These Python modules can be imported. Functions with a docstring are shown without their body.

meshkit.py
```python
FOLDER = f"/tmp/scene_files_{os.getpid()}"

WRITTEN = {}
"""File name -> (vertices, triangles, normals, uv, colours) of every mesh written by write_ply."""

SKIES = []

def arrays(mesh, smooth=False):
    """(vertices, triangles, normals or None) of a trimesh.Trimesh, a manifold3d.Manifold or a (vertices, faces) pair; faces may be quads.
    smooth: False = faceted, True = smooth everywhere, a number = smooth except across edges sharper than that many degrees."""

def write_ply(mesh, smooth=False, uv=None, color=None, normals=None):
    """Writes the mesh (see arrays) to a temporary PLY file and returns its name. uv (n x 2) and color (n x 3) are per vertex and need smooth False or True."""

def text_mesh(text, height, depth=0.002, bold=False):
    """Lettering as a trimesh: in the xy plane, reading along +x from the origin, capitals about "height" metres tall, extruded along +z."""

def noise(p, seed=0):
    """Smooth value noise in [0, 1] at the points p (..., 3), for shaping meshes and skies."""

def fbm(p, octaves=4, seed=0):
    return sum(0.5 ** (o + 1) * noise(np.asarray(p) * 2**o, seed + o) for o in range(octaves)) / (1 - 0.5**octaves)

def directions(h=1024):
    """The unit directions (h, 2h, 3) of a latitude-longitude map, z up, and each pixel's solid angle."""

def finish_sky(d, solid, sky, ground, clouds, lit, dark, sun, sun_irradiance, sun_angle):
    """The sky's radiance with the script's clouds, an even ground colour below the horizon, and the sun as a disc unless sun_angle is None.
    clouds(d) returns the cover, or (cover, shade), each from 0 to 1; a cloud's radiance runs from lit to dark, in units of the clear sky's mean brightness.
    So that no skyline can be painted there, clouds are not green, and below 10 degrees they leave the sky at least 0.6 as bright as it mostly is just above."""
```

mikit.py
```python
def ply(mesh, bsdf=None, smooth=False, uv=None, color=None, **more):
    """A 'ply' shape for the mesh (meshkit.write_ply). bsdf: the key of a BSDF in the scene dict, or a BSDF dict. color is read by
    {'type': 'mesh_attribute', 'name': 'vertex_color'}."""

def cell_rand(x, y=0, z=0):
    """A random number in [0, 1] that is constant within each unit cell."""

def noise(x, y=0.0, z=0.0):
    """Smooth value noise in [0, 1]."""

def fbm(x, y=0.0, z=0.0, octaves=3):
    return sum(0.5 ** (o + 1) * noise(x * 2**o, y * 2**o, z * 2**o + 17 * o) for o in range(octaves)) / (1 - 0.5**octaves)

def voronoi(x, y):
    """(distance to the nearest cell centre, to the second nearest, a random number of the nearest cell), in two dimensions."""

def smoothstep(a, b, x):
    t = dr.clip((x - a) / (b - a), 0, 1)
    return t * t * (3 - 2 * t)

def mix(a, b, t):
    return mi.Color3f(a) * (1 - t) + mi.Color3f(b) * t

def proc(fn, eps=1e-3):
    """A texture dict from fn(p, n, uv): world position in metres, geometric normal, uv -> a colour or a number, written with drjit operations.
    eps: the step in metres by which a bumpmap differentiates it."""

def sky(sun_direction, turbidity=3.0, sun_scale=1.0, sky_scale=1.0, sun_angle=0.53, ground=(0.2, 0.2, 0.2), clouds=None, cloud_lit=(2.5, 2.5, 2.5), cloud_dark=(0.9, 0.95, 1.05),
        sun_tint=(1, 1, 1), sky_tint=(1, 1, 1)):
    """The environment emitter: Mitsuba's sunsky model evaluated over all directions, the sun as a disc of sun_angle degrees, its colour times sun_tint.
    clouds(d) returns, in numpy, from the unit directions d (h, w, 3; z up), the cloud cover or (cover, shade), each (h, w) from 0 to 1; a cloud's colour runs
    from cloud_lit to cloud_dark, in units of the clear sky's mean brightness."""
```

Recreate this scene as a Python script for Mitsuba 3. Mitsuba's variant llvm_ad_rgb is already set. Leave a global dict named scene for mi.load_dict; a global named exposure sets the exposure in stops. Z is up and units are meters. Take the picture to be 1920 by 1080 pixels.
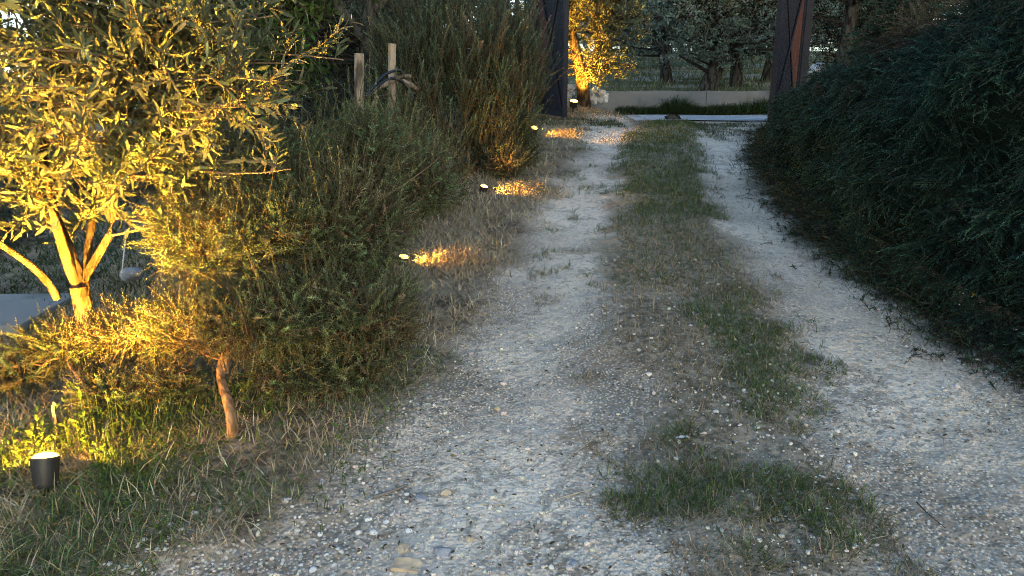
import math
import numpy as np
import trimesh
import drjit as dr
import mitsuba as mi
import mikit
import meshkit

T = mi.ScalarTransform4f
scene, labels = {}, {}

# ------------------------------------------------------------------ camera, sky, exposure
PITCH = math.radians(15.5)
EYE = np.array([0.0, 0.0, 1.6])
FOC = 960 / 1400
scene["camera"] = {"type": "perspective", "fov": math.degrees(2 * math.atan(FOC)), "fov_axis": "x", "near_clip": 0.05, "far_clip": 3000.0,
                   "to_world": T().look_at(origin=[0, 0, 1.6], target=[0, math.cos(PITCH), 1.6 - math.sin(PITCH)], up=[0, 0, 1])}
scene["sky"] = mikit.sky([0.35, -1.0, 0.30], turbidity=3.0, sun_scale=0.0, sky_scale=2.2, ground=(0.2, 0.19, 0.17), sky_tint=(1.02, 0.99, 1.00))
exposure = 2.85
LAMP = np.array([1.0, 0.485, 0.05])          # colour of the warm garden lamps


# ------------------------------------------------------------------ helpers
def rng(seed):
    return np.random.default_rng(seed)


def nrm(v):
    return v / np.maximum(np.linalg.norm(v, axis=-1, keepdims=True), 1e-9)


def put(key, mesh, bsdf, smooth=False, color=None, **more):
    scene[key] = mikit.ply(mesh, bsdf, smooth=smooth, color=color, **more)
    return key


def tag(key, label=None, cat=None, group=None, kind=None):
    d = labels.setdefault(key, {})
    for k, v in (("label", label), ("category", cat), ("group", group), ("kind", kind)):
        if v:
            d[k] = v


class Soup:
    """Collects triangles with a colour per vertex."""

    def __init__(self):
        self.v, self.f, self.c, self.n = [], [], [], 0

    def add(self, v, f, c):
        v = np.asarray(v, np.float32).reshape(-1, 3)
        if not len(v):
            return
        c = np.broadcast_to(np.asarray(c, np.float32), v.shape)
        self.v.append(v), self.f.append(np.asarray(f, np.int32).reshape(-1, 3) + self.n), self.c.append(c)
        self.n += len(v)

    def put(self, key, bsdf="leafy", smooth=False):
        v, f, c = np.vstack(self.v), np.vstack(self.f), np.vstack(self.c)
        return put(key, trimesh.Trimesh(v, f, process=False), bsdf, smooth, c)


def perp(d, r):
    a = r.normal(size=d.shape)
    return nrm(a - d * np.sum(a * d, -1, keepdims=True))


def tris(s, base, d, side, length, width, col, bend=None):
    """One narrow triangle for each needle."""
    tip = base + d * length[:, None]
    if bend is not None:
        tip = tip + bend
    w = side * (width[:, None] * 0.5)
    v = np.stack([base - w, base + w, tip], 1)
    s.add(v, np.arange(len(base) * 3).reshape(-1, 3), np.repeat(col, 3, 0))


def blades(s, base, d, side, length, width, bend, col):
    """Grass blades of two joints: three triangles each."""
    n = len(base)
    mid = base + d * (length * 0.55)[:, None] + bend * 0.3
    tip = base + d * length[:, None] + bend
    w = side * (width * 0.5)[:, None]
    v = np.stack([base - w, base + w, mid - w * 0.8, mid + w * 0.8, tip], 1)
    f = np.array([[0, 1, 3], [0, 3, 2], [2, 3, 4]])
    s.add(v, (f[None] + 5 * np.arange(n)[:, None, None]).reshape(-1, 3), np.repeat(col, 5, 0))


def leaves(s, base, d, up, length, width, col, fold=0.0, simple=False):
    """Lance-shaped leaves with four triangles, slightly curved."""
    n = len(base)
    side = nrm(np.cross(d, up))
    nn = np.cross(side, d)
    L, W = length[:, None], width[:, None] * 0.5
    a = base + d * L * 0.38 + nn * L * 0.05
    if simple:
        v = np.stack([base, a + d * L * .1 - side * W, a + d * L * .1 + side * W, base + d * L], 1)
        s.add(v, (np.array([[0, 2, 1], [1, 2, 3]])[None] + 4 * np.arange(n)[:, None, None]).reshape(-1, 3), np.repeat(col, 4, 0))
        return
    b = base + d * L * 0.75 + nn * L * 0.04
    v = np.stack([base, a - side * W + nn * W * fold, a + side * W + nn * W * fold, b - side * W * 0.8 + nn * W * fold, b + side * W * 0.8 + nn * W * fold, base + d * L], 1)
    f = np.array([[0, 2, 1], [1, 2, 4], [1, 4, 3], [3, 4, 5]])
    s.add(v, (f[None] + 6 * np.arange(n)[:, None, None]).reshape(-1, 3), np.repeat(col, 6, 0))


def tubes(s, pts, rad, col, sides=5):
    """pts (n, k, 3), rad (n, k): a bent tapering tube for each row."""
    pts, rad = np.asarray(pts, float), np.asarray(rad, float)
    n, k = pts.shape[:2]
    t = nrm(np.gradient(pts, axis=1))
    ref = np.where(np.abs(t[..., 2:]) < 0.9, np.array([0, 0, 1.0]), np.array([1.0, 0, 0]))
    a = nrm(np.cross(t, ref))
    b = np.cross(t, a)
    ang = np.arange(sides) * 2 * np.pi / sides
    v = pts[:, :, None] + rad[:, :, None, None] * (np.cos(ang)[:, None] * a[:, :, None] + np.sin(ang)[:, None] * b[:, :, None])
    i, j = np.meshgrid(np.arange(k - 1), np.arange(sides), indexing="ij")
    q = np.stack([i * sides + j, i * sides + (j + 1) % sides, (i + 1) * sides + (j + 1) % sides, (i + 1) * sides + j], -1).reshape(-1, 4)
    f = np.vstack([q[:, [0, 1, 2]], q[:, [0, 2, 3]]])
    col = np.asarray(col, float)
    c = np.repeat(col, k * sides, 0) if col.ndim == 2 else col
    s.add(v, (f[None] + (k * sides) * np.arange(n)[:, None, None]).reshape(-1, 3), c)


def spline(p, m):
    """A smooth curve through the points, m samples."""
    from scipy.interpolate import CubicSpline
    p = np.asarray(p, float)
    u = np.r_[0, np.cumsum(np.linalg.norm(np.diff(p, axis=0), axis=1))]
    return CubicSpline(u, p)(np.linspace(0, u[-1], m))


def knobbly(path, rad, r, sides=9, rough=0.12, seed=0):
    """One stem as a mesh with an uneven surface, closed at the ends."""
    s = Soup()
    tubes(s, path[None], np.asarray(rad)[None], (0, 0, 0), sides)
    v, f = s.v[0].astype(float), s.f[0]
    ctr = np.repeat(path, sides, 0)
    k = 1 + rough * 2 * (meshkit.fbm(v * 9 / max(np.max(rad) * 9, 0.05) * 0.25, 3, seed) - 0.5)
    v = ctr + (v - ctr) * k[:, None]
    n = len(path)
    for e, ring in ((path[0], np.arange(sides)), (path[-1], (n - 1) * sides + np.arange(sides))):
        v = np.vstack([v, e])
        cap = np.stack([np.full(sides, len(v) - 1), ring, np.roll(ring, -1)], 1)
        f = np.vstack([f, cap if ring[0] else cap[:, ::-1]])
    return trimesh.Trimesh(v, f, process=False)


def rock(r, size, sub=2, rough=0.35, flat=0.7):
    m = trimesh.creation.icosphere(subdivisions=sub)
    v = m.vertices * (1 + rough * 2 * (meshkit.fbm(m.vertices * 0.9 + r.uniform(0, 99, 3), 3) - 0.5))[:, None]
    for _ in range(7):                                   # broken faces
        d = nrm(r.normal(size=3))
        lim = r.uniform(0.55, 0.85)
        over = np.maximum(v @ d - lim, 0)
        v = v - over[:, None] * d * 0.9
    v = v * np.array([1, r.uniform(0.65, 0.95), flat]) * size
    a = r.uniform(0, 6.28)
    v = v @ np.array([[math.cos(a), math.sin(a), 0], [-math.sin(a), math.cos(a), 0], [0, 0, 1]])
    return trimesh.Trimesh(v, m.faces, process=False)


# ------------------------------------------------------------------ the lie of the land (numpy) and where the drive runs
def curve(ys, xs):
    """Piecewise linear x(y) that works on numpy arrays and on drjit floats alike."""
    ys, xs = list(ys), list(xs)

    def f(y, clip=np.clip):
        o = xs[0] + 0 * y
        for i in range(len(ys) - 1):
            o = o + (xs[i + 1] - xs[i]) / (ys[i + 1] - ys[i]) * (clip(y, ys[i], ys[i + 1]) - ys[i])
        return o
    return f


STRIP_L = curve([1.0, 2.6, 3.0, 3.4, 4.1, 4.9, 6.0, 9.2, 11.3], [0.5, 0.56, 0.62, 0.44, 0.50, 0.63, 0.82, 1.39, 1.83])
STRIP_R = curve([1.0, 2.7, 3.3, 4.0, 4.8, 6.0, 8.2, 11.3], [1.1, 1.17, 1.36, 1.42, 1.48, 1.62, 2.03, 2.66])
VERGE = curve([1.0, 1.93, 2.05, 2.25, 2.5, 2.75, 3.1, 3.5, 4.1, 5.0, 6.0, 7.4, 9.0, 11.5], [-1.5, -1.15, -0.85, -0.58, -0.54, -0.50, -0.38, -0.29, -0.16, 0.02, 0.24, 0.44, 0.78, 1.18])
HEDGE = curve([1.0, 2.6, 3.4, 4.1, 4.7, 5.4, 6.3, 8.2, 10.0, 10.6], [3.1, 2.65, 2.45, 2.40, 2.35, 2.37, 2.47, 2.83, 3.46, 3.85])


def np_noise(x, y, s=0):
    return meshkit.noise(np.stack(np.broadcast_arrays(x, y, s + 0.5), -1))


def sstep(a, b, x):
    t = np.clip((x - a) / (b - a), 0, 1)
    return t * t * (3 - 2 * t)


def ground(x, y):
    x, y = np.asarray(x, float), np.asarray(y, float)
    s = 0.0945 * np.maximum(y, -3)
    k = 0.04
    z = s - np.logaddexp(0, (s - 1.0) / k) * k
    z = z - 0.10 * sstep(-1.5, -3.0, x) - 0.10 * np.clip(-3 - x, 0, 25) * sstep(30, 10, y)
    z = z + 0.16 * np.exp(-((x - 0.95) / 0.75) ** 2 - ((y - 12.8) / 0.75) ** 2)            # earth heaped at the foot of the tree past the gate
    z = z - 0.30 * sstep(13.9, 13.95, y) * 0
    z = z + sstep(13.9, 17.0, y) * 0.15 + 0.065 * np.clip(y - 15, 0, 38) * sstep(-14, -2, x)   # olive grove climbs behind the wall
    near = sstep(14, 9, y) * sstep(-3.5, -2.5, x) * sstep(6, 4, x)
    sl, sr, vg = STRIP_L(y), STRIP_R(y), VERGE(y)
    strip = sstep(sl - 0.15, sl + 0.15, x) * sstep(sr + 0.15, sr - 0.15, x)
    verge = sstep(vg + 0.2, vg - 0.2, x)
    hed = sstep(HEDGE(y) - 0.35, HEDGE(y) + 0.1, x)
    z = z + near * (0.03 * strip + 0.04 * verge + 0.04 * hed)
    p = np.stack([x, y, 0 * x], -1)
    z = z + near * (0.030 * (meshkit.fbm(p * 2.2, 3, 3) - 0.5) + 0.022 * (meshkit.fbm(p * 9.0, 3, 5) - 0.5))
    z = z + (1 - near) * 0.10 * (meshkit.fbm(p * 0.5, 3, 8) - 0.5) * sstep(15.5, 18, y)
    return z


def at(px, py, depth):
    """The point that photo pixel (1920 x 1080) shows at this distance along y."""
    d = np.array([(px - 960) / 1400, math.cos(PITCH) + (540 - py) / 1400 * math.sin(PITCH), -math.sin(PITCH) + (540 - py) / 1400 * math.cos(PITCH)])
    return EYE + d * (depth / d[1])


def on_ground(px, py):
    d = at(px, py, 1.0) - EYE
    t = np.arange(1.0, 30, 0.004)
    q = EYE + d * t[:, None]
    return q[np.argmax(q[:, 2] < ground(q[:, 0], q[:, 1]))]


def to_px(p):
    q = np.asarray(p) - EYE
    zc = q[..., 1] * math.cos(PITCH) - q[..., 2] * math.sin(PITCH)
    yc = q[..., 1] * math.sin(PITCH) + q[..., 2] * math.cos(PITCH)
    return 960 + 1400 * q[..., 0] / zc, 540 - 1400 * yc / zc, zc


# ------------------------------------------------------------------ materials
VC = {"type": "mesh_attribute", "name": "vertex_color"}


def rgb(*c):
    return {"type": "rgb", "value": list(c)}


scene["leafy"] = {"type": "principledthin", "base_color": VC, "roughness": 0.55, "diff_trans": 0.55, "spec_trans": 0.0, "eta": 1.35}
scene["bark"] = {"type": "twosided", "bsdf": {"type": "diffuse", "reflectance": VC}}
N, FB, SS, MIX = mikit.noise, mikit.fbm, mikit.smoothstep, mikit.mix


def dirt(p, n, uv):
    x, y = p.x, p.y
    wob = (FB(x * 3.1, y * 3.1, 1.0) - 0.5) * 0.42
    clip = dr.clip
    sl, sr, vg, hd = STRIP_L(y, clip), STRIP_R(y, clip), VERGE(y, clip), HEDGE(y, clip)
    big, mid, fine = FB(x * 1.3, y * 1.3, 5.0), FB(x * 7, y * 7, 2.0), FB(x * 42, y * 42, 9.0, 2)
    xs = x + wob
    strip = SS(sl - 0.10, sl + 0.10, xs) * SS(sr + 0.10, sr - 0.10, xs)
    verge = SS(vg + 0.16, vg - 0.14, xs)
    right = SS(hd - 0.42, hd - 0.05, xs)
    v1, v2, which = mikit.voronoi(x * 75, y * 75)
    lc, rc = 0.5 * (vg + sl), 0.5 * (sr + hd) - 0.1
    rut = dr.exp(-dr.square((xs - lc) / 0.22)) + dr.exp(-dr.square((xs - rc) / 0.34))
    dust = MIX((0.27, 0.22, 0.17), (0.74, 0.635, 0.515), SS(0.30, 0.66, 0.4 * big + 0.35 * mid + 0.25 * fine + 0.10 * rut - 0.02))
    litter = SS(0.47, 0.62, mid * 0.55 + fine * 0.45)
    dust = MIX(dust, (0.12, 0.10, 0.075), litter * (0.75 - 0.3 * dr.minimum(rut, 1)))
    grit = SS(0.45, 0.22, v1) * SS(0.45, 0.7, which)
    dust = MIX(dust, (0.74, 0.67, 0.57), grit * 0.75)
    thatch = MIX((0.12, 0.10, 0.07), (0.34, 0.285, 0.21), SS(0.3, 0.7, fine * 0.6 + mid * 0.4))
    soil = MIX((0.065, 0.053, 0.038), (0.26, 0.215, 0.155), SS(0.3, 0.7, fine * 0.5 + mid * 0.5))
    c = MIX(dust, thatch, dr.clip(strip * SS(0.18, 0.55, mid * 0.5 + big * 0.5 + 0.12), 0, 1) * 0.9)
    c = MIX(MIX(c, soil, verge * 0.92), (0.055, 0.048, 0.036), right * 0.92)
    # past the wall: dry grass with paler stony places
    far = MIX((0.13, 0.14, 0.075), (0.36, 0.34, 0.26), SS(0.42, 0.62, FB(x * 0.7, y * 1.1, 3.0)))
    return MIX(c, far, SS(13.6, 14.0, y))


def dirt_bump(p, n, uv):
    v1, v2, which = mikit.voronoi(p.x * 60, p.y * 60)
    return SS(0.5, 0.1, v1) * which * 0.006 + FB(p.x * 35, p.y * 35, 4.0, 3) * 0.016


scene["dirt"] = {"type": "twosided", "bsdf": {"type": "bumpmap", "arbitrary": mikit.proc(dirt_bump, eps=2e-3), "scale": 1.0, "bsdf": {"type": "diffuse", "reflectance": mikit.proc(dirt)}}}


def bark_fn(a, b):
    def fn(p, n, uv):
        f = FB(p.x * 26, p.y * 26, p.z * 6, 3)
        return MIX(a, b, SS(0.32, 0.68, f))
    return fn


def bark_h(p, n, uv):
    return FB(p.x * 55, p.y * 55, p.z * 14, 3) * 0.02


BARKH = mikit.proc(bark_h, eps=2e-3)


def barky(name, a, b):
    scene[name] = {"type": "twosided", "bsdf": {"type": "bumpmap", "arbitrary": BARKH, "scale": 1.0, "bsdf": {"type": "diffuse", "reflectance": mikit.proc(bark_fn(a, b))}}}


barky("olive_bark", (0.032, 0.022, 0.014), (0.115, 0.082, 0.052))
barky("rosemary_bark", (0.13, 0.075, 0.04), (0.34, 0.21, 0.12))
barky("grey_wood", (0.10, 0.075, 0.055), (0.38, 0.30, 0.22))
barky("dark_bark", (0.025, 0.022, 0.018), (0.10, 0.086, 0.07))


def concrete(p, n, uv):
    c = MIX((0.17, 0.17, 0.165), (0.32, 0.315, 0.30), FB(p.x * 2.5, p.y * 2.5, p.z * 5, 4))
    stain = SS(0.52, 0.7, FB(p.x * 5, p.y * 5, p.z * 1.2 + 4, 3))
    return MIX(c, (0.14, 0.14, 0.12), stain * 0.6)


scene["concrete"] = {"type": "twosided", "bsdf": {"type": "bumpmap", "arbitrary": mikit.proc(lambda p, n, uv: FB(p.x * 40, p.y * 40, p.z * 40, 3) * 0.006, eps=3e-3), "scale": 1.0, "bsdf": {"type": "diffuse", "reflectance": mikit.proc(concrete)}}}
scene["lane_surface"] = {"type": "twosided", "bsdf": {"type": "diffuse", "reflectance": mikit.proc(lambda p, n, uv: MIX((0.40, 0.40, 0.40), (0.58, 0.58, 0.57), FB(p.x * 4, p.y * 4, 1.0, 4)))}}


def stone_c(p, n, uv):
    return MIX((0.36, 0.32, 0.27), (0.66, 0.61, 0.54), SS(0.3, 0.7, FB(p.x * 45, p.y * 45, p.z * 45, 3)))


scene["limestone"] = {"type": "twosided", "bsdf": {"type": "diffuse", "reflectance": mikit.proc(stone_c)}}
scene["white_stone"] = {"type": "twosided", "bsdf": {"type": "diffuse", "reflectance": mikit.proc(lambda p, n, uv: MIX((0.5, 0.48, 0.45), (0.8, 0.79, 0.76), FB(p.x * 12, p.y * 12, p.z * 12, 3)))}}
scene["tan_stone"] = {"type": "twosided", "bsdf": {"type": "diffuse", "reflectance": mikit.proc(lambda p, n, uv: MIX((0.42, 0.31, 0.2), (0.66, 0.52, 0.36), FB(p.x * 40, p.y * 40, p.z * 40, 3)))}}
scene["blue_stone"] = {"type": "twosided", "bsdf": {"type": "diffuse", "reflectance": mikit.proc(lambda p, n, uv: MIX((0.16, 0.17, 0.19), (0.40, 0.40, 0.42), FB(p.x * 40, p.y * 40, p.z * 40, 3)))}}
scene["pebble_mat"] = {"type": "twosided", "bsdf": {"type": "diffuse", "reflectance": VC}}
scene["gate_metal"] = {"type": "principled", "base_color": mikit.proc(lambda p, n, uv: MIX((0.010, 0.010, 0.014), (0.022, 0.020, 0.026), FB(p.x * 9, p.y * 9, p.z * 9))), "metallic": 0.0, "roughness": 0.7, "specular": 0.25}
scene["rust"] = {"type": "principled", "base_color": mikit.proc(lambda p, n, uv: MIX((0.04, 0.011, 0.006), (0.085, 0.026, 0.012), FB(p.x * 6, p.y * 6, p.z * 3, 4))), "roughness": 0.8}
scene["lamp_metal"] = {"type": "principled", "base_color": rgb(0.03, 0.028, 0.027), "roughness": 0.4, "metallic": 0.2}
scene["rubber"] = {"type": "roughplastic", "diffuse_reflectance": rgb(0.012, 0.012, 0.014), "alpha": 0.25}
scene["lens"] = {"type": "diffuse", "reflectance": rgb(0.35, 0.22, 0.06)}
scene["white_paint"] = {"type": "diffuse", "reflectance": rgb(0.7, 0.7, 0.7)}

# ------------------------------------------------------------------ the setting
def sheet(xs, ys, lift=0.0, zfn=ground):
    X, Y = np.meshgrid(xs, ys)
    Z = zfn(X, Y) + lift
    w = len(xs)
    i, j = np.meshgrid(np.arange(len(ys) - 1), np.arange(w - 1), indexing="ij")
    q = np.stack([i * w + j, i * w + j + 1, (i + 1) * w + j + 1, (i + 1) * w + j], -1).reshape(-1, 4)
    return trimesh.Trimesh(np.stack([X, Y, Z], -1).reshape(-1, 3), np.vstack([q[:, [0, 1, 2]], q[:, [0, 2, 3]]]), process=False)


def spread(a, b, first, grow, cap):
    out, st = [a], first
    while out[-1] < b:
        out.append(out[-1] + st)
        st = min(st * grow, cap)
    return np.array(out)


fx = np.r_[-spread(2.4, 400, 0.04, 1.12, 40)[::-1], np.arange(-2.37, 3.7, 0.032), spread(3.7, 400, 0.04, 1.12, 40)]
fy = np.r_[-spread(0, 60, 0.2, 1.3, 20)[::-1][:-1], np.arange(0, 1.4, 0.1), np.arange(1.4, 5.0, 0.03), spread(5.0, 14.5, 0.03, 1.012, 0.12), spread(14.7, 900, 0.2, 1.1, 60)]
put("ground", sheet(fx, fy), "dirt", True)
tag("ground", kind="structure", label="uneven stony ground of the drive and the planted bed")


def lane_z(x, y):
    return ground(x, y) * 0 + 0.965 + 0.02 * sstep(11.6, 12.2, y) + 0.045


put("lane", sheet(np.linspace(1.9, 14, 60), np.linspace(11.75, 13.7, 14), 0, lambda x, y: np.maximum(ground(x, y) + 0.004, 1.018 + 0.004 * np.sin(x * 3))), "lane_surface", True)
tag("lane", kind="structure", label="pale paved lane crossing past the gate")

# low concrete wall across the lane: cast bays with open joints
wall_parts = []
for i, (a, b) in enumerate(zip(np.arange(1.2, 15, 2.3), np.arange(1.2, 15, 2.3) + 2.29)):
    m = trimesh.creation.box((b - a, 0.22, 0.75))
    m = m.subdivide().subdivide().subdivide()
    m.vertices[:, 2] += 0.006 * np.sin(m.vertices[:, 0] * 5 + i)
    m.apply_translation(((a + b) / 2, 13.95 + 0.004 * (i % 2), 1.05))
    key = "concrete_wall__bay" + (f"_{i:03d}" if i else "")
    put(key, m, "concrete")
tag("concrete_wall", "low stained grey concrete wall along the far side of the lane", "wall")


# ------------------------------------------------------------------ plants: generic growers
def jitter(r, col, n, amt=0.18, hue=0.10):
    col = np.asarray(col, float)
    c = np.broadcast_to(col, (n, 3)) if col.ndim == 1 else col
    return np.clip(c * np.exp(r.normal(0, amt, (n, 1))) * np.exp(r.normal(0, hue, (n, 3))), 0.004, 0.85)


def sprigs(s, r, base, d, length, per, nlen, nwid, col, tip=None, droop=0.15, splay=0.75, stemcol=(0.10, 0.075, 0.05), stem=0.0022, t0=0.08, k=3):
    """Needle-leaved shoots: a bent stem with narrow needles all round, shorter towards the tip."""
    n = len(base)
    bend = r.normal(0, 0.16, (n, 3)) + np.array([0, 0, -droop])
    side = perp(d, r)
    up2 = np.cross(d, side)
    L = length[:, None]
    u = np.linspace(0, 1, k)[None, :, None]
    pts = base[:, None] + d[:, None] * L[:, None] * u + bend[:, None] * L[:, None] * u ** 2
    tubes(s, pts, np.linspace(stem, stem * 0.35, k)[None] * np.ones((n, 1)), jitter(r, stemcol, n), 3)
    t = t0 + (1 - t0) * (np.arange(per)[None] + r.uniform(0, 1, (n, per))) / per
    tt = t[..., None]
    pos = base[:, None] + d[:, None] * L[:, None] * tt + bend[:, None] * L[:, None] * tt ** 2
    tan = nrm(d[:, None] + 2 * bend[:, None] * tt)
    phi = np.arange(per)[None] * 2.39996 + r.uniform(0, 6.28, (n, 1)) + r.normal(0, 0.25, (n, per))
    rad = nrm(np.cos(phi)[..., None] * side[:, None] + np.sin(phi)[..., None] * up2[:, None])
    nd = nrm(tan * (1 - splay + 0.35 * tt) + rad * splay + r.normal(0, 0.12, (n, per, 3)))
    w = nrm(np.cross(nd, tan) + 0.3 * r.normal(size=(n, per, 3)))
    ln = nlen * (1.05 - 0.45 * t) * r.uniform(0.7, 1.2, (n, per))
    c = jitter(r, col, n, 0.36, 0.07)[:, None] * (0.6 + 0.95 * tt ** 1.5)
    if tip is not None:
        c = c * (1 - tt ** 2) + np.asarray(tip) * tt ** 2
    c = c * np.exp(r.normal(0, 0.18, (n, per, 1)))
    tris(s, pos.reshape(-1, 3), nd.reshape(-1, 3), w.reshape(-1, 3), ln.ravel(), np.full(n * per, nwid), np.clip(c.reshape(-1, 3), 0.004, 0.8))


def lumps(r, ells, n, shell=(0.55, 1.05), up=None):
    """n random points in the outer parts of ellipsoids (cx, cy, cz, rx, ry, rz), with their outward directions."""
    e = np.asarray(ells, float)
    wt = (e[:, 3] * e[:, 4] + e[:, 4] * e[:, 5] + e[:, 3] * e[:, 5])
    k = r.choice(len(e), n, p=wt / wt.sum())
    d = nrm(r.normal(size=(n, 3)))
    rr = r.uniform(shell[0] ** 3, shell[1] ** 3, n) ** (1 / 3)
    return e[k, :3] + d * e[k, 3:] * rr[:, None], nrm(d / e[k, 3:]), k


def grow(r, stems, ends, rad0=0.012, rad1=0.003, k=6, sag=0.0):
    """Branches from the nearest lower stem point to each end; returns (n, k, 3) paths and radii."""
    st = np.vstack(stems)
    paths = []
    for e in ends:
        dd = np.linalg.norm(st - e, axis=1) + 1.2 * np.maximum(st[:, 2] - e[2], 0)
        a = st[np.argmin(dd)]
        mid = (a + e) / 2 + r.normal(0, 0.08, 3) * np.linalg.norm(e - a) + np.array([0, 0, sag])
        u = np.linspace(0, 1, k)[:, None]
        paths.append((1 - u) ** 2 * a + 2 * u * (1 - u) * mid + u ** 2 * e)
    return np.array(paths), np.linspace(rad0, rad1, k)[None] * np.ones((len(ends), 1))


def twig_leaves(s, r, base, d, length, per, llen, lwid, col, upbias=0.25, kt=4):
    """Leafy twigs: stem tube and leaves in pairs."""
    n = len(base)
    bend = r.normal(0, 0.2, (n, 3)) + np.array([0, 0, -0.05])
    L = length[:, None]
    u = np.linspace(0, 1, kt)[None, :, None]
    tubes(s, base[:, None] + d[:, None] * L[:, None] * u + bend[:, None] * L[:, None] * u ** 2, np.linspace(0.0032, 0.0012, kt)[None] * np.ones((n, 1)) * (llen / 0.065), (0.14, 0.11, 0.075), 3)
    t = (np.arange(per)[None] // 2 * 2 + 1.5 + r.uniform(-.3, .3, (n, per))) / (per + 1)
    tt = t[..., None]
    pos = base[:, None] + d[:, None] * L[:, None] * tt + bend[:, None] * L[:, None] * tt ** 2
    tan = nrm(d[:, None] + 2 * bend[:, None] * tt)
    side = perp(d, r)[:, None] * np.ones((1, per, 1))
    side2 = np.cross(tan, side)
    ang = (np.arange(per) // 2 * 1.5708)[None] + r.normal(0, 0.35, (n, per)) + np.pi * (np.arange(per) % 2)[None]
    rad = np.cos(ang)[..., None] * side + np.sin(ang)[..., None] * side2
    ld = nrm(tan * 0.65 + rad * 0.75 + np.array([0, 0, 0.12]) + r.normal(0, 0.18, (n, per, 3)))
    lu = nrm(tan * 0.8 - rad * 0.6 + np.array([0, 0, upbias]) + r.normal(0, 0.35, (n, per, 3)))
    ln = (llen * r.uniform(0.65, 1.2, (n, per))).ravel()
    c = jitter(r, col, n, 0.15, 0.06)[:, None] * np.exp(r.normal(0, 0.22, (n, per, 1)))
    return pos.reshape(-1, 3), ld.reshape(-1, 3), lu.reshape(-1, 3), ln, ln * lwid * r.uniform(0.8, 1.2, n * per), np.clip(c.reshape(-1, 3), 0.004, 0.8)


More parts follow.
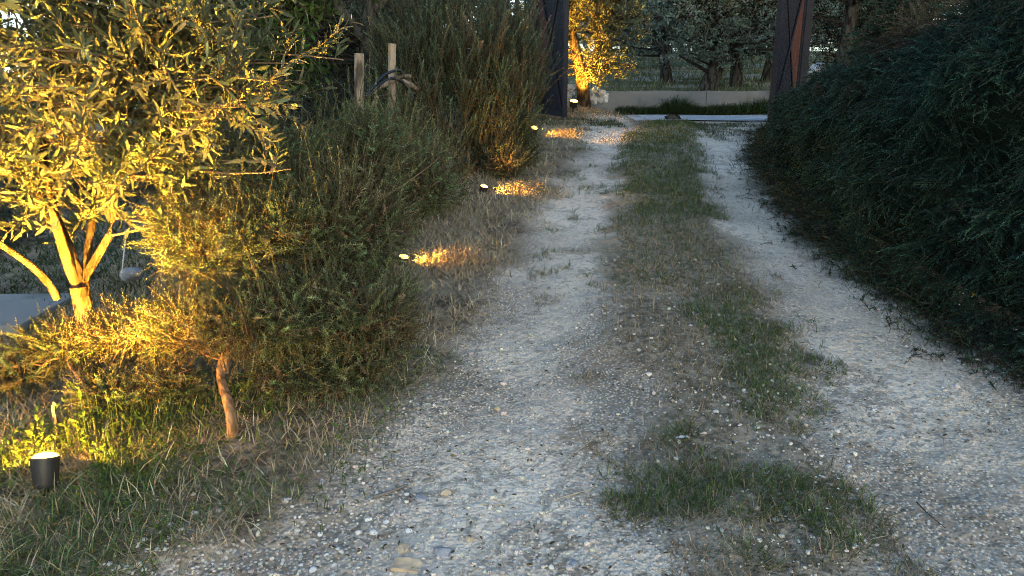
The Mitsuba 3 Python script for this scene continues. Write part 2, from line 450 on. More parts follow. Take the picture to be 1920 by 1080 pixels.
# ------------------------------------------------------------------ olive tree at the left, lit from below
r = rng(11)
base = np.array([-1.80, 2.95, float(ground(-1.80, 2.95))])
fork = at(150, 545, 2.95)
S = [spline([base - [0, 0, 0.08], base + [0.03, 0.0, 0.28], fork + [0, 0, 0.02]], 12)]
for pts in ([(150, 545, 2.95), (120, 470, 2.93), (85, 380, 2.88), (40, 320, 2.85), (-30, 180, 2.85), (-60, 20, 2.8), (-80, -150, 2.8)],
            [(150, 545, 2.95), (135, 480, 2.98), (105, 410, 3.0), (85, 330, 3.02), (95, 200, 3.05), (140, 60, 3.1), (160, -140, 3.1)],
            [(155, 545, 2.95), (170, 500, 2.97), (205, 440, 3.0), (215, 350, 3.0), (235, 230, 3.0), (290, 90, 2.98), (330, -100, 2.95)],
            [(108, 560, 2.94), (60, 500, 2.85), (0, 458, 2.75), (-90, 400, 2.7), (-200, 300, 2.7)],
            [(160, 540, 2.95), (165, 470, 3.05), (172, 420, 3.12), (185, 330, 3.2), (230, 180, 3.3), (290, 60, 3.35), (320, -60, 3.4)]):
    S.append(spline([at(*p) for p in pts], 18))
RADS = [(0.042, 0.038), (0.022, 0.008), (0.024, 0.008), (0.018, 0.007), (0.017, 0.007), (0.017, 0.007)]
for i, (p, (a, b)) in enumerate(zip(S, RADS)):
    put("olive_tree__trunk" if i == 0 else "olive_tree__stem" + (f"_{i - 1:03d}" if i > 1 else ""), knobbly(p, np.linspace(a, b, len(p)), r, 9, 0.10, i), "olive_bark", 60)
ends = []
for px, py, dep, n, sp in ((60, 60, 2.75, 26, 0.22), (210, 90, 2.8, 30, 0.24), (350, 70, 2.85, 24, 0.22), (120, 220, 2.75, 24, 0.2), (260, 240, 2.8, 24, 0.2), (365, 220, 2.9, 12, 0.15), (425, 110, 2.8, 9, 0.10), (450, 180, 2.8, 5, 0.06), (430, 40, 2.8, 6, .09),
                           (20, 330, 2.7, 10, 0.14), (130, 400, 3.1, 8, 0.10), (330, 330, 2.85, 10, 0.12), (170, -120, 2.9, 34, 0.3), (300, -130, 3.0, 22, 0.22), (0, -200, 2.8, 26, 0.3), (-120, 150, 2.8, 26, 0.28), (240, -330, 3.0, 26, 0.3),
                           (40, 130, 3.25, 16, 0.22), (240, 130, 3.3, 16, 0.22), (400, 130, 3.25, 12, 0.2)):
    c = at(px, py, dep)
    ends.append(c + r.normal(0, 1, (n, 3)) * np.array([sp, sp * 0.8, sp * 0.75]))
ends = np.vstack(ends)
paths, rads = grow(r, S[1:], ends, 0.006, 0.0025)
s = Soup()
tubes(s, paths, rads, (0.20, 0.15, 0.10), 5)
s.put("olive_tree__branches", "bark", True)
tag("olive_tree__branches", kind="stuff")
n = len(ends)
tb = np.repeat(np.arange(n), 4)
u = r.uniform(0.35, 1.0, len(tb))
ii = np.clip((u * 5).astype(int), 0, 4)
pb = paths[tb, ii] * (1 - (u * 5 - ii))[:, None] + paths[tb, np.minimum(ii + 1, 5)] * (u * 5 - ii)[:, None]
td = nrm(nrm(paths[tb, -1] - paths[tb, -3]) * 0.6 + nrm(r.normal(size=(len(tb), 3))) * 0.8 + [0, 0, 0.35])
s = Soup()
LV = twig_leaves(s, r, pb, td, r.uniform(0.11, 0.24, len(tb)), 14, 0.064, 0.19, (0.14, 0.155, 0.085))
pos, ld, lu, ln, lw, lc = LV
qx, qy, qz = to_px(pos)
score = np.where((qx > 5) & (qx < 560) & (qy > 5) & (qy < 560), ln / qz, 0)
big = np.argsort(-score)[:300]
rest = np.ones(len(pos), bool)
rest[big] = False
leaves(s, pos[rest], ld[rest], lu[rest], ln[rest], lw[rest], lc[rest], 0.25)
s.put("olive_tree__foliage")
tag("olive_tree__foliage", kind="stuff")
one = Soup()                                     # a single leaf of 1 m length, folded along its rib: 12 triangles
tt = np.array([0, 0.18, 0.42, 0.7, 1.0])
wd = np.array([0.02, 0.72, 1.0, 0.72, 0.0]) * 0.10
mid = np.stack([tt, 0 * tt, 0.06 * np.sin(tt * 3.14)], 1)
lv = np.vstack([mid, mid + np.stack([0 * tt, wd, wd * 0.3], 1), mid + np.stack([0 * tt, -wd, wd * 0.3], 1)])
lf = []
for i in range(4):
    lf += [[i, i + 1, 6 + i], [i, 6 + i, 5 + i], [i, 10 + i, 11 + i], [i, 11 + i, i + 1]]
LEAVES = []
for i, c in enumerate([(0.10, 0.115, 0.06), (0.14, 0.15, 0.085), (0.17, 0.175, 0.115), (0.13, 0.125, 0.06)]):
    LEAVES.append(mikit.ply(trimesh.Trimesh(lv, np.array(lf), process=False), "leafy", smooth=True, color=np.tile(c, (15, 1))))
for i, k in enumerate(big):
    x, z = ld[k], lu[k]
    y = nrm(np.cross(z, x))
    M = np.eye(4)
    M[:3, 0], M[:3, 1], M[:3, 2], M[:3, 3] = x * ln[k], y * ln[k], np.cross(x, y) * ln[k], pos[k]
    scene["olive_tree__leaf" + (f"_{i:03d}" if i else "")] = {**LEAVES[i % 4], "to_world": T(M)}
tag("olive_tree", "young many-stemmed olive tree glowing yellow from the lamp at its foot", "tree")

# ------------------------------------------------------------------ rosemary shrubs
GREEN_R, BROWN_R = np.array([0.105, 0.14, 0.068]), np.array([0.165, 0.13, 0.072])


def rosemary(key, seed, ells, nsprig, foot, stems, per=40, nlen=0.021, nwid=0.0028, upness=0.6, long=(0.09, 0.2), brown=0.4, spikes=0, col=GREEN_R, spike_at=None, inner=0.25, droop=0.1, tip=None, bark_rad=0.02):
    r = rng(seed)
    s = Soup()
    b, out, k = lumps(r, ells, nsprig, (0.45, 1.0))
    gz = ground(b[:, 0], b[:, 1])
    ok = b[:, 2] > gz + 0.02
    b, out = b[ok], out[ok]
    n = len(b)
    d = nrm(out * 0.8 + np.array([0, 0, upness]) + r.normal(0, 0.35, (n, 3)))
    mixb = (meshkit.fbm(b * 3.5, 3, seed) + r.normal(0, 0.12, n))
    w = sstep(0.62 - brown * 0.35, 0.82 - brown * 0.35, mixb)[:, None]
    c = col * (1 - w) + BROWN_R * w
    L = r.uniform(*long, n)
    b = b - d * L[:, None] * 0.6
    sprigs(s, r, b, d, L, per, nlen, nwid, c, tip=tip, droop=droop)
    if spikes:
        b2, o2, _ = lumps(r, spike_at or ells, spikes, (0.8, 1.0))
        up = o2[:, 2] > -0.1
        b2, o2 = b2[up], o2[up]
        d2 = nrm(o2 * 0.35 + [0, 0, 1.0] + r.normal(0, 0.2, o2.shape))
        sprigs(s, r, b2 - d2 * 0.06, d2, r.uniform(0.14, 0.34, len(b2)), int(per * 1.3), nlen * 1.05, nwid * 1.15, np.array([0.13, 0.15, 0.07]), tip=np.array([0.17, 0.19, 0.09]), droop=0.0, splay=0.5)
    s.put(key + "__foliage")
    tag(key + "__foliage", kind="stuff")
    # woody stems
    for i, st in enumerate(stems):
        p = spline(st, 14)
        put(key + "__stem" + (f"_{i:03d}" if i else ""), knobbly(p, np.linspace(bark_rad * (1 if i < 2 else 0.7), bark_rad * 0.35, 14), r, 8, 0.22, seed + i), "rosemary_bark", 60)
    # bare woody branches through the shrub
    e = np.asarray(ells)
    ends, _, _ = lumps(r, ells, max(40, nsprig // 40), (0.5, 0.95))
    p, rd = grow(r, [spline(st, 14) for st in stems], ends, bark_rad * 0.28, 0.0016, 8)
    p[:, 1:-1] += r.normal(0, 0.012, (len(p), 6, 3))
    s = Soup()
    tubes(s, p, rd, jitter(r, (0.20, 0.14, 0.09), len(p)), 4)
    s.put(key + "__branches", "bark")
    tag(key + "__branches", kind="stuff")


f = on_ground(432, 812)
rosemary("rosemary_shrub", 21,
         [(*at(510, 300, 3.1), 0.13, 0.15, 0.16), (*at(690, 270, 3.4), 0.16, 0.16, 0.17), (*at(800, 330, 3.7), 0.15, 0.2, 0.18), (*at(560, 400, 3.05), 0.32, 0.34, 0.2), (*at(420, 430, 3.0), 0.30, 0.32, 0.22), (*at(655, 420, 3.2), 0.29, 0.30, 0.24), (*at(620, 560, 3.0), 0.38, 0.32, 0.2), (*at(470, 590, 2.85), 0.30, 0.26, 0.14),
          (*at(690, 600, 3.1), 0.23, 0.26, 0.2), (*at(640, 680, 2.95), 0.22, 0.2, 0.14), (*at(360, 600, 2.85), 0.2, 0.2, 0.13), (*at(560, 690, 2.95), 0.24, 0.2, 0.11), (*at(640, 335, 3.4), 0.28, 0.3, 0.2)],
         7000, f, [[f - [0, 0, .06], f + [0.005, 0.0, .13], at(415, 680, 2.85), at(445, 600, 2.95), at(500, 500, 3.0)],
                   [at(418, 700, 2.80), at(430, 650, 2.85), at(450, 615, 2.9), at(560, 540, 3.0), at(640, 450, 3.2)],
                   [f + [0.1, 0.15, -.03], at(530, 650, 3.0), at(545, 560, 3.05), at(620, 430, 3.2)]],
         per=42, nlen=.023, nwid=.0032, long=(.10, .23), brown=0.36, spikes=480, bark_rad=0.024)
tag("rosemary_shrub", "sprawling rosemary shrub with a bare twisted trunk in front of the olive tree", "shrub")

f = on_ground(205, 785)
rosemary("rosemary_shrub_004", 26, [(*at(260, 620, 2.95), 0.24, 0.16, 0.12), (*at(120, 640, 2.95), 0.22, 0.14, 0.10), (*at(20, 690, 2.95), 0.2, 0.14, 0.10), (*at(215, 735, 2.78), 0.16, 0.12, 0.10), (*at(320, 715, 2.85), 0.14, 0.12, 0.10)],
         1900, f, [[f - [0, 0, .04], f + [.02, .03, .10], at(215, 700, 2.85)], [f, f + [-.1, .04, .12], at(120, 670, 2.9)]],
         per=40, nlen=.021, nwid=.003, long=(.08, .18), brown=0.5, bark_rad=0.012)
tag("rosemary_shrub_004", "low yellow-lit rosemary between the left-edge lamp and the olive trunk", "shrub")
g = lambda x, y, h=0.0: np.array([x, y, float(ground(x, y)) + h])
f = g(-0.85, 5.4)
rosemary("rosemary_shrub_001", 31,
         [(*at(745, 235, 5.6), .2, .22, .26), (*at(665, 300, 5.3), .25, .2, .28), (-1.05, 5.25, 1.08, 0.45, 0.4, 0.33), (-0.90, 5.2, 0.88, 0.42, 0.45, 0.36), (-1.15, 5.1, 0.85, 0.5, 0.5, 0.38), (-0.66, 5.9, 0.88, 0.34, 0.4, 0.36), (-0.95, 6.3, 1.0, 0.4, 0.4, 0.4), (-1.5, 4.9, 0.8, 0.45, 0.45, 0.42)],
         2500, f, [[f - [0, 0, .05], f + [0.02, 0, .2], f + [0.15, 0.1, .45]], [f, f + [-.1, 0, .2], f + [-.4, -.1, .4]]],
         per=44, nlen=0.028, nwid=0.0048, brown=0.3, spikes=200, upness=0.9)
tag("rosemary_shrub_001", "low rosemary shrub with upright tips beneath the two wooden stakes", "shrub")

f = g(-0.42, 7.2)
rosemary("rosemary_shrub_002", 41,
         [(-0.60, 7.3, 1.5, 0.6, 0.55, 0.75), (-0.15, 7.4, 1.5, 0.45, 0.5, 0.75), (-0.95, 7.2, 1.3, 0.5, 0.5, 0.7), (-0.1, 7.6, 1.25, 0.42, 0.45, 0.62), (-0.4, 7.4, 2.05, 0.6, 0.5, 0.5), (0.05, 7.6, 1.75, 0.38, 0.4, 0.5), (-0.95, 7.5, 1.95, 0.45, 0.5, 0.5)],
         2700, f, [[f - [0, 0, .05], f + [0.0, 0, .3], f + [-.1, 0.1, .9]], [f, f + [-.15, 0, .3], f + [-.5, 0, .9]], [f, f + [.15, 0.1, .3], f + [.35, 0.3, .9]]],
         per=70, nlen=0.036, nwid=0.0065, brown=0.25, upness=1.9, long=(0.22, 0.5), droop=-0.05, col=np.array([0.075, 0.105, 0.062]))
tag("rosemary_shrub_002", "tall dark rosemary shrub with upright shoots beside the gate", "shrub")
f = g(-0.12, 7.0)
rosemary("rosemary_shrub_003", 51, [(-0.05, 7.15, 0.86, 0.22, 0.3, 0.2), (0.12, 7.7, 0.95, 0.2, 0.3, 0.22), (0.08, 8.2, 1.05, 0.12, 0.25, 0.18)],
         620, f, [[f - [0, 0, .04], f + [0.1, .2, .12], f + [0.3, .8, .3]]], per=34, nlen=0.026, nwid=0.006, brown=0.2, upness=0.55, long=(0.16, 0.36), col=np.array([0.12, 0.13, 0.06]), bark_rad=0.015)
tag("rosemary_shrub_003", "thin straggling rosemary lit yellow beside the drive at the foot of the tall one", "shrub")


def g0(x, y):
    return np.stack([x, y, ground(x, y)], -1)


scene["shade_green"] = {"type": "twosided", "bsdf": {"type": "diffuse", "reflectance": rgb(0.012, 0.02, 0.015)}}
# ------------------------------------------------------------------ clipped hedge bank on the right
def hedge_surface(y, a):
    """a from 0 at the foot to 1 at the back of the top."""
    H = np.interp(y, [2.0, 3.2, 4.2, 5.2, 6.5, 8.0, 9.5, 10.4], [2.0, 2.0, 1.85, 1.55, 1.30, 1.0, 0.68, 0.40])
    W = np.interp(y, [2.0, 4.0, 8.0, 10.4], [0.9, 0.85, 1.1, 1.25])
    th = a * math.pi / 2
    x0 = HEDGE(y)
    x = x0 + 0.04 - 0.03 * sstep(5.0, 3.9, y) + 0.10 * sstep(4.2, 5.5, y) + W * (1 - np.cos(th)) ** 0.9 - 0.20 * np.sin(np.clip(th, 0, 1.57) * 2) ** 0.8
    z = ground(x0, y) + H * np.sin(th) ** 0.85
    b = meshkit.fbm(np.stack([x * 1.6, y * 1.6, z * 1.6], -1), 3, 77) - 0.5
    b2 = meshkit.fbm(np.stack([x * 5.5, y * 5.5, z * 5.5], -1), 2, 78) - 0.5
    return np.stack([x + b * -0.5 - b2 * .38, y + 0 * x, z + b * 0.25 + b2 * .16], -1)


r = rng(61)
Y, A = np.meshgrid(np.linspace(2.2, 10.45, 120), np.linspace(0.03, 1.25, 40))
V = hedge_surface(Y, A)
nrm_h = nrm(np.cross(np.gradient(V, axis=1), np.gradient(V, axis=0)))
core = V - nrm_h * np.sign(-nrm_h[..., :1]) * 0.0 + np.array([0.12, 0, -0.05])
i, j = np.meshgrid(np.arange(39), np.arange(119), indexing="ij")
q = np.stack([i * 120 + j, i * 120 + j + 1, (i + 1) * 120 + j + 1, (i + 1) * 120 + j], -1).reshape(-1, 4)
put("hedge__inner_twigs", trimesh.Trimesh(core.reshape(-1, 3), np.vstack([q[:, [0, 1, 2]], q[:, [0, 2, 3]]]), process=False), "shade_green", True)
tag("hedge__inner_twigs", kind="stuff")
n = 21000
y = 2.5 * (10.45 / 2.5) ** r.uniform(0, 1, n)
a = np.where(r.uniform(0, 1, n) < .12, r.uniform(0, .15, n), r.uniform(0.0, 1.2, n) ** 0.9)
p0, p1, p2 = hedge_surface(y, a), hedge_surface(y + 0.03, a), hedge_surface(y, a + 0.03)
out = nrm(np.cross(p2 - p0, p1 - p0))
out = np.where(out[:, :1] > 0.4, -out, out)
out = nrm(np.where((out[:, 2:] < -0.2), -out, out))
sway = np.stack([meshkit.fbm(p0 * 3.2 + 7 * k, 2, 90 + k) - .5 for k in range(3)], -1)
d = nrm(out * 0.75 + np.array([-0.35, -0.25, -0.15]) + sway * 2.2 + r.normal(0, 0.24, (n, 3)))
L = r.uniform(0.08, 0.19, n)
w = sstep(0.52, 0.66, meshkit.fbm(p0 * 2.0, 3, 12) + 0.22 * (p0[:, 2] - 1.95))[:, None]
c = np.array([0.030, 0.058, 0.042]) * (1 - w) + np.array([0.065, 0.045, 0.033]) * w
s = Soup()
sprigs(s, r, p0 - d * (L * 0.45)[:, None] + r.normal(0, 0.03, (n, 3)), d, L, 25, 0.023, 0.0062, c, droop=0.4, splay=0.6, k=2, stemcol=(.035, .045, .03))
n = 2600
y = r.uniform(2.6, 10.4, n)
a = r.uniform(0.05, 1.15, n)
p0 = hedge_surface(y, a)
d = nrm(np.array([-0.75, -0.35, -0.25]) + r.normal(0, 0.25, (n, 3)))
sprigs(s, r, p0 + np.array([.02, 0, .01]), d, r.uniform(.07, .16, n), 24, .017, .0042, np.array([.065, .095, .072]), droop=.25, tip=np.array([.13, .165, .12]), splay=.5, stemcol=(.09, .11, .07))
m = 4000
b0 = g0(HEDGE(yy := r.uniform(2.6, 10.4, m)) - .04 + r.normal(0, .13, m) - .03 * sstep(5.0, 3.9, yy), yy)
sprigs(s, r, b0, nrm(np.array([-.5, -.2, .55]) + r.normal(0, .35, (m, 3))), r.uniform(.08, .2, m), 18, .021, .006, np.array([.032, .052, .034]), droop=.5)
s.put("hedge__foliage")
tag("hedge__foliage", kind="stuff")
tag("hedge", "long dark green needle-leaved hedge bulging over the right side of the drive", "hedge")
# a few small yellow flowers in it
for i, (px, py, dep) in enumerate(((1840, 247, 4.4), (1826, 553, 3.9), (1550, 276, 6.6))):
    s = Soup()
    c0 = at(px, py, dep)
    dd = nrm(rng(i).normal(size=(9, 3)) + [-0.6, -1, 0.4])
    leaves(s, np.tile(c0, (9, 1)), dd, perp(dd, rng(i + 3)), np.full(9, 0.022 + 0.004 * (i == 0)), np.full(9, 0.010), np.array([[0.62, 0.5, 0.05]] * 9))
    tubes(s, np.array([[c0 + [0.02, 0.12, -0.06], c0 + [0.01, 0.05, -.01], c0]]), np.array([[0.002, 0.0015, 0.0012]]), (0.06, 0.09, 0.03), 4)
    key = "flower" + (f"_{i:03d}" if i else "")
    s.put(key)
    tag(key, ["small yellow flower high on the hedge at the right edge", "small pale yellow flower low on the near end of the hedge", "small yellowish flower on the far end of the hedge"][i], "flower")


# ------------------------------------------------------------------ trees further off
def tree(key, seed, foot, stems, ells, nends, ntw, per, llen, lwid, col, bark="dark_bark", r0=0.1, r1=0.03, br=0.02, shell=(0.2, 1.0), twl=(0.15, 0.35), upb=0.25, sag=0.0, d_up=0.2):
    r = rng(seed)
    S = []
    for i, st in enumerate(stems):
        p = spline(st, 16)
        S.append(p)
        k = 1 if i == 0 else 0.6
        put(key + ("__trunk" if i == 0 else "__limb" + (f"_{i - 1:03d}" if i > 1 else "")), knobbly(p, np.linspace(r0 * k, r1, 16), r, 10, 0.2, seed + i), bark, 60)
    ends, _, _ = lumps(r, ells, nends, shell)
    keep = meshkit.fbm(ends * 0.9 / (llen / 0.09), 2, seed) > 0.40
    ends = ends[keep]
    paths, rads = grow(r, S, ends, br, br * 0.25, 6, sag)
    s = Soup()
    tubes(s, paths, rads, (0.05, 0.042, 0.034), 4)
    m = len(ends)
    tb = np.repeat(np.arange(m), ntw)
    pb = paths[tb, -1] + (paths[tb, -3] - paths[tb, -1]) * r.uniform(0, 1, (len(tb), 1)) + r.normal(0, 1, (len(tb), 3)) * twl[0] * 0.5
    td = nrm(r.normal(size=(len(tb), 3)) + [0, 0, d_up])
    lv = twig_leaves(s, r, pb, td, r.uniform(*twl, len(tb)), per, llen, lwid, col, upb, 2)
    leaves(s, *lv, simple=True)
    s.put(key + "__crown")
    tag(key + "__crown", kind="stuff")


# the lit olive tree just past the gate
b = np.array([1.19, 12.85, float(ground(1.19, 12.85))])
tree("olive_tree_001", 71, b, [[b - [0, 0, .1], b + [0.0, 0, .25], b + [-.04, 0, .5], b + [-.15, .1, 1.0], b + [-.3, .1, 1.9]], [b + [0, 0, .42], b + [.12, 0, .7], b + [.3, .1, 1.2], b + [.4, .1, 1.9]]],
     [(0.75, 12.8, 2.55, 0.75, 0.7, 0.75), (1.5, 12.8, 2.2, 0.62, 0.6, 0.55), (1.15, 12.7, 2.0, 0.7, 0.6, 0.45), (1.75, 12.9, 2.6, 0.6, 0.6, 0.6), (1.72, 12.8, 1.85, 0.36, 0.4, 0.3), (1.45, 12.75, 1.8, 0.3, 0.4, 0.2), (1.0, 12.9, 3.1, 0.9, 0.8, 0.6), (0.35, 12.9, 2.3, 0.5, 0.5, 0.6)],
     420, 5, 11, 0.075, 0.30, (0.12, 0.125, 0.06), "olive_bark", 0.13, 0.04, 0.018, sag=-0.02)
tag("olive_tree_001", "olive tree just past the left gate leaf, its trunk lit bright yellow", "tree")

GREY = (0.16, 0.205, 0.165)
FAR = [  # px, py of the foot, depth, lean, height, crown (width, height), label
    (1310, 172, 17.5, 0.55, 3.4, (1.9, 1.5), "leaning olive tree with a thick dark trunk behind the middle of the concrete wall"),
    (1240, 140, 21.0, -0.25, 3.3, (1.3, 1.5), "olive tree left of the leaning one, its dark trunk flaring at the foot"),
    (1364, 168, 20.0, 0.0, 3.2, (1.5, 1.3), "dark olive tree with a short straight trunk right of the leaning one"),
    (1418, 165, 22.0, 0.3, 3.6, (1.8, 1.6), "olive tree with a forked trunk just left of the right gate leaf"),
]
for i, (px, py, dep, lean, hh, (cw, ch), lab) in enumerate(FAR):
    x = (px - 960) / 1400 * dep
    b = g(x, dep)
    top = b + [lean, 0.1, hh * 0.42]
    key = f"olive_tree_{i + 2:03d}"
    zc = b[2] + hh * 0.62
    tree(key, 80 + i, b, [[b - [0, 0, .1], b + [lean * 0.35, 0, hh * 0.15], top, top + [0.2, 0, hh * 0.3]], [b + [lean * .6, 0, hh * .25], top + [-.4, 0, .2], top + [-.8, 0, 0.8]], [top, top + [.4, .1, .4], top + [.8, .2, .8]]],
         [(x + lean, dep, zc, cw, cw * .8, ch), (x + lean - cw * .6, dep - .2, zc - .35, cw * .65, cw * .6, ch * .7), (x + lean + cw * .6, dep + .1, zc - .3, cw * .7, cw * .6, ch * .7), (x + lean, dep, zc + ch * .7, cw * .8, cw * .7, ch * .6)],
         430, 7, 10, 0.10, 0.34, GREY, "dark_bark", 0.24 if i == 0 else 0.17, 0.06, 0.035, twl=(0.25, 0.5))
    tag(key, lab, "tree")
k = 6
rr = rng(5)
for i, (x, dep) in enumerate([(3.2, 27), (7.2, 28), (11.5, 26), (5.4, 36), (10.5, 38), (15, 33), (0.6, 33), (17.5, 26), (-2.5, 24), (-6.0, 27)]):
    b = g(x, dep)
    key = f"olive_tree_{k:03d}"
    k += 1
    tree(key, 100 + i, b, [[b - [0, 0, .1], b + [0.1, 0, .7], b + [.2, 0, 1.5], b + [.3, 0, 2.8]], [b + [.1, 0, .9], b + [-.5, 0, 1.6], b + [-.9, 0, 2.3]]],
         [(x, dep, b[2] + 2.2, 2.3, 1.8, 1.6), (x - 1.1, dep, b[2] + 1.7, 1.4, 1.2, 1.1), (x + 1.2, dep, b[2] + 1.7, 1.5, 1.2, 1.1), (x, dep, b[2] + 3.4, 1.8, 1.6, 1.1)],
         260, 5, 8, 0.22, 0.34, np.array(GREY) * rr.uniform(0.8, 1.1), "dark_bark", 0.2, 0.06, 0.04, twl=(0.4, 0.7))
    tag(key, "grey green olive tree far back in the grove beyond the lane", "tree", "far olive trees of the grove")

# trees and shrubs behind the left bed
b = g(-1.65, 8.9)
tree("dark_tree", 131, b, [[b - [0, 0, .1], b + [.0, 0, .8], at(690, 60, 8.9), at(705, -40, 8.9), at(715, -260, 8.9)], [at(693, 80, 8.9), at(640, 20, 8.9), at(600, -80, 8.9)], [at(700, 20, 8.9), at(760, -60, 9.0), at(800, -160, 9)]],
     [(*at(640, 20, 9.2), 0.55, 0.6, 0.6), (*at(560, 60, 9.4), 0.5, 0.5, 0.5), (*at(620, 120, 9.6), 0.6, 0.5, 0.4), (*at(790, -60, 9.0), 0.5, 0.6, 0.45), (*at(600, -150, 9.0), 0.9, 0.7, 0.6), (*at(450, 40, 9.5), 0.7, 0.6, 0.55)],
     230, 5, 9, 0.07, 0.30, (0.04, 0.05, 0.034), "dark_bark", 0.11, 0.035, 0.015)
tag("dark_tree", "small-leaved dark tree with a thick leaning trunk behind the tall rosemary", "tree")
b = g(-2.75, 7.2)
tree("leafy_tree", 141, b, [[b - [0, 0, .1], b + [.1, 0, .7], b + [.15, 0, 1.5], b + [.3, 0, 2.4]]],
     [(*at(560, 30, 6.9), 0.28, 0.3, 0.32), (*at(600, 95, 6.8), 0.13, 0.2, 0.16), (*at(530, 100, 7.0), 0.3, 0.3, 0.22), (*at(480, -60, 7.0), 0.7, 0.5, 0.4), (*at(640, -60, 7.0), 0.4, 0.4, 0.3)],
     130, 4, 8, 0.10, 0.34, (0.055, 0.085, 0.025), "dark_bark", 0.07, 0.02, 0.012, upb=-0.2, d_up=-0.5)
tag("leafy_tree", "drooping bright green broad-leaved tree between the olive and the dark trunk", "tree")
for i, (px, py, dep, w, h, lab) in enumerate([
        (575, 210, 7.4, 0.75, 0.55, "bluish dark bush behind the front rosemary, left of the wooden stakes"),
        (700, 190, 8.6, 0.6, 0.55, "dark bush behind the two wooden stakes"),
        (430, 330, 6.6, 0.9, 0.6, "dark bush behind the olive crown on the left"),
        (150, 330, 7.5, 1.3, 0.8, "large dark bush at the far left behind the olive stems"),
        (-120, 380, 5.8, 0.8, 0.6, "dark bush at the left edge beyond the concrete box")]):
    c = at(px, py, dep)
    b = g(c[0], dep)
    zt = c[2]
    key = "bush" + (f"_{i:03d}" if i else "")
    H = max(zt - b[2], 0.4)
    tree(key, 150 + i, b, [[b - [0, 0, .05], b + [.02, 0, H * .4], b + [.05, 0, H * .9]], [b, b + [.2, 0, H * .4], b + [.5, 0, H * .8]], [b, b + [-.2, 0, H * .4], b + [-.5, 0, H * .8]]],
         [(c[0], dep, b[2] + H * .45, w, w * .7, H * .75), (c[0] - w * .5, dep, b[2] + H * .5, w * .6, w * .6, H * .7), (c[0] + w * .5, dep, b[2] + H * .4, w * .6, w * .6, H * .7)],
         260, 4, 9, 0.06, 0.28, (0.035, 0.052, 0.042), "dark_bark", 0.03, 0.01, 0.008, shell=(0.1, 1.0))
    tag(key, lab, "bush")
for i, (x, dep, H, lab) in enumerate([(-9, 17, 3.0, "left"), (-5.5, 14.5, 2.6, "mid"), (-3.2, 13.5, 2.4, "right"), (-12, 12, 2.6, "out"), (-1.0, 15.5, 2.4, "gate"), (-14, 16, 3.2, "edge"), (8.8, 12.8, 2.8, "right"), (11, 14.5, 3.2, "right")]):
    b = g(x, dep)
    key = "background_tree" + (f"_{i:03d}" if i else "")
    tree(key, 170 + i, b, [[b - [0, 0, .1], b + [0, 0, H * .4], b + [.1, 0, H]], [b + [0, 0, .6], b + [.4, 0, H * .5], b + [.8, 0, H * .8]], [b + [0, 0, .6], b + [-.4, 0, H * .5], b + [-.8, 0, H * .8]]],
         [(x, dep, b[2] + H * .55, 1.4, 1.0, H * .55), (x - 1.1, dep, b[2] + H * .45, 1.0, .8, H * .45), (x + 1.1, dep, b[2] + H * .45, 1.0, .8, H * .45)],
         300, 4, 8, 0.13, 0.3, (0.03, 0.045, 0.036), "dark_bark", 0.1, 0.03, 0.03, twl=(0.25, 0.5))
    tag(key, "dark tree standing far behind the hedge on the right" if x > 0 else "dark tree standing far behind the planted bed on the left", "tree", "dark trees behind the hedge" if x > 0 else "dark trees behind the left bed")

# right: dark conifer behind the gate post, leafy bush, brown dead bush above the hedge
b = g(5.3, 12.4)
tree("dark_conifer", 191, b, [[b - [0, 0, .1], b + [0, 0, 1.2], b + [.05, 0, 3.8]], [b + [0, 0, .9], b + [.3, 0, 1.5], b + [.6, 0, 2.6]]],
     [(5.4, 12.4, 2.6, .9, .8, 1.1), (5.2, 12.5, 1.75, .55, .5, .5), (6.4, 12.4, 2.4, 1.0, .8, 1.2), (5.5, 12.4, 3.6, 1.2, .8, .8), (7.6, 12.0, 2.6, 1.1, .8, 1.3)],
     420, 5, 9, 0.08, 0.25, (0.012, 0.018, 0.014), "dark_bark", 0.16, 0.05, 0.02, shell=(0.1, 1.0))
tag("dark_conifer", "nearly black tree filling the gap right of the right gate post", "tree")
b = g(4.3, 9.0)
tree("leafy_bush", 192, b, [[b - [0, 0, .05], b + [0, 0, .5], b + [.1, 0, 1.2]], [b, b + [.3, 0, .6], b + [.6, 0, 1.3]]],
     [(4.25, 9.0, 1.85, .45, .45, .45), (4.8, 8.8, 1.95, .55, .45, .5), (4.4, 8.9, 2.35, .4, .4, .35)],
     210, 4, 9, 0.055, 0.5, (0.03, 0.055, 0.035), "dark_bark", 0.04, 0.015, 0.01)
tag("leafy_bush", "green leafy bush behind the far part of the hedge, by the gate post", "bush")
f = g(3.9, 6.2)
rosemary("dead_bush", 193, [(3.55, 6.3, 2.0, .55, .5, .35), (4.1, 5.8, 2.05, .6, .6, .4), (3.5, 5.3, 2.15, .45, .5, .35), (3.2, 4.6, 2.3, .5, .5, .3), (4.4, 6.6, 2.4, .7, .6, .45), (3.6, 5.2, 2.55, .6, .6, .35)],
         2600, f, [[f - [0, 0, .05], f + [0, 0, .6], f + [-.2, -.2, 1.5]], [f, f + [.2, 0, .7], f + [.4, .1, 1.6]], [f, f + [-.2, -.4, .7], f + [-.5, -1.2, 1.6]]],
         per=34, nlen=0.03, nwid=0.006, brown=1.0, upness=0.25, long=(.15, .35), col=np.array([0.075, 0.05, 0.036]), bark_rad=0.02)
tag("dead_bush", "brown half-dead bush rising behind the near hedge at the top right", "bush")

# ------------------------------------------------------------------ gate
GH = 2.1


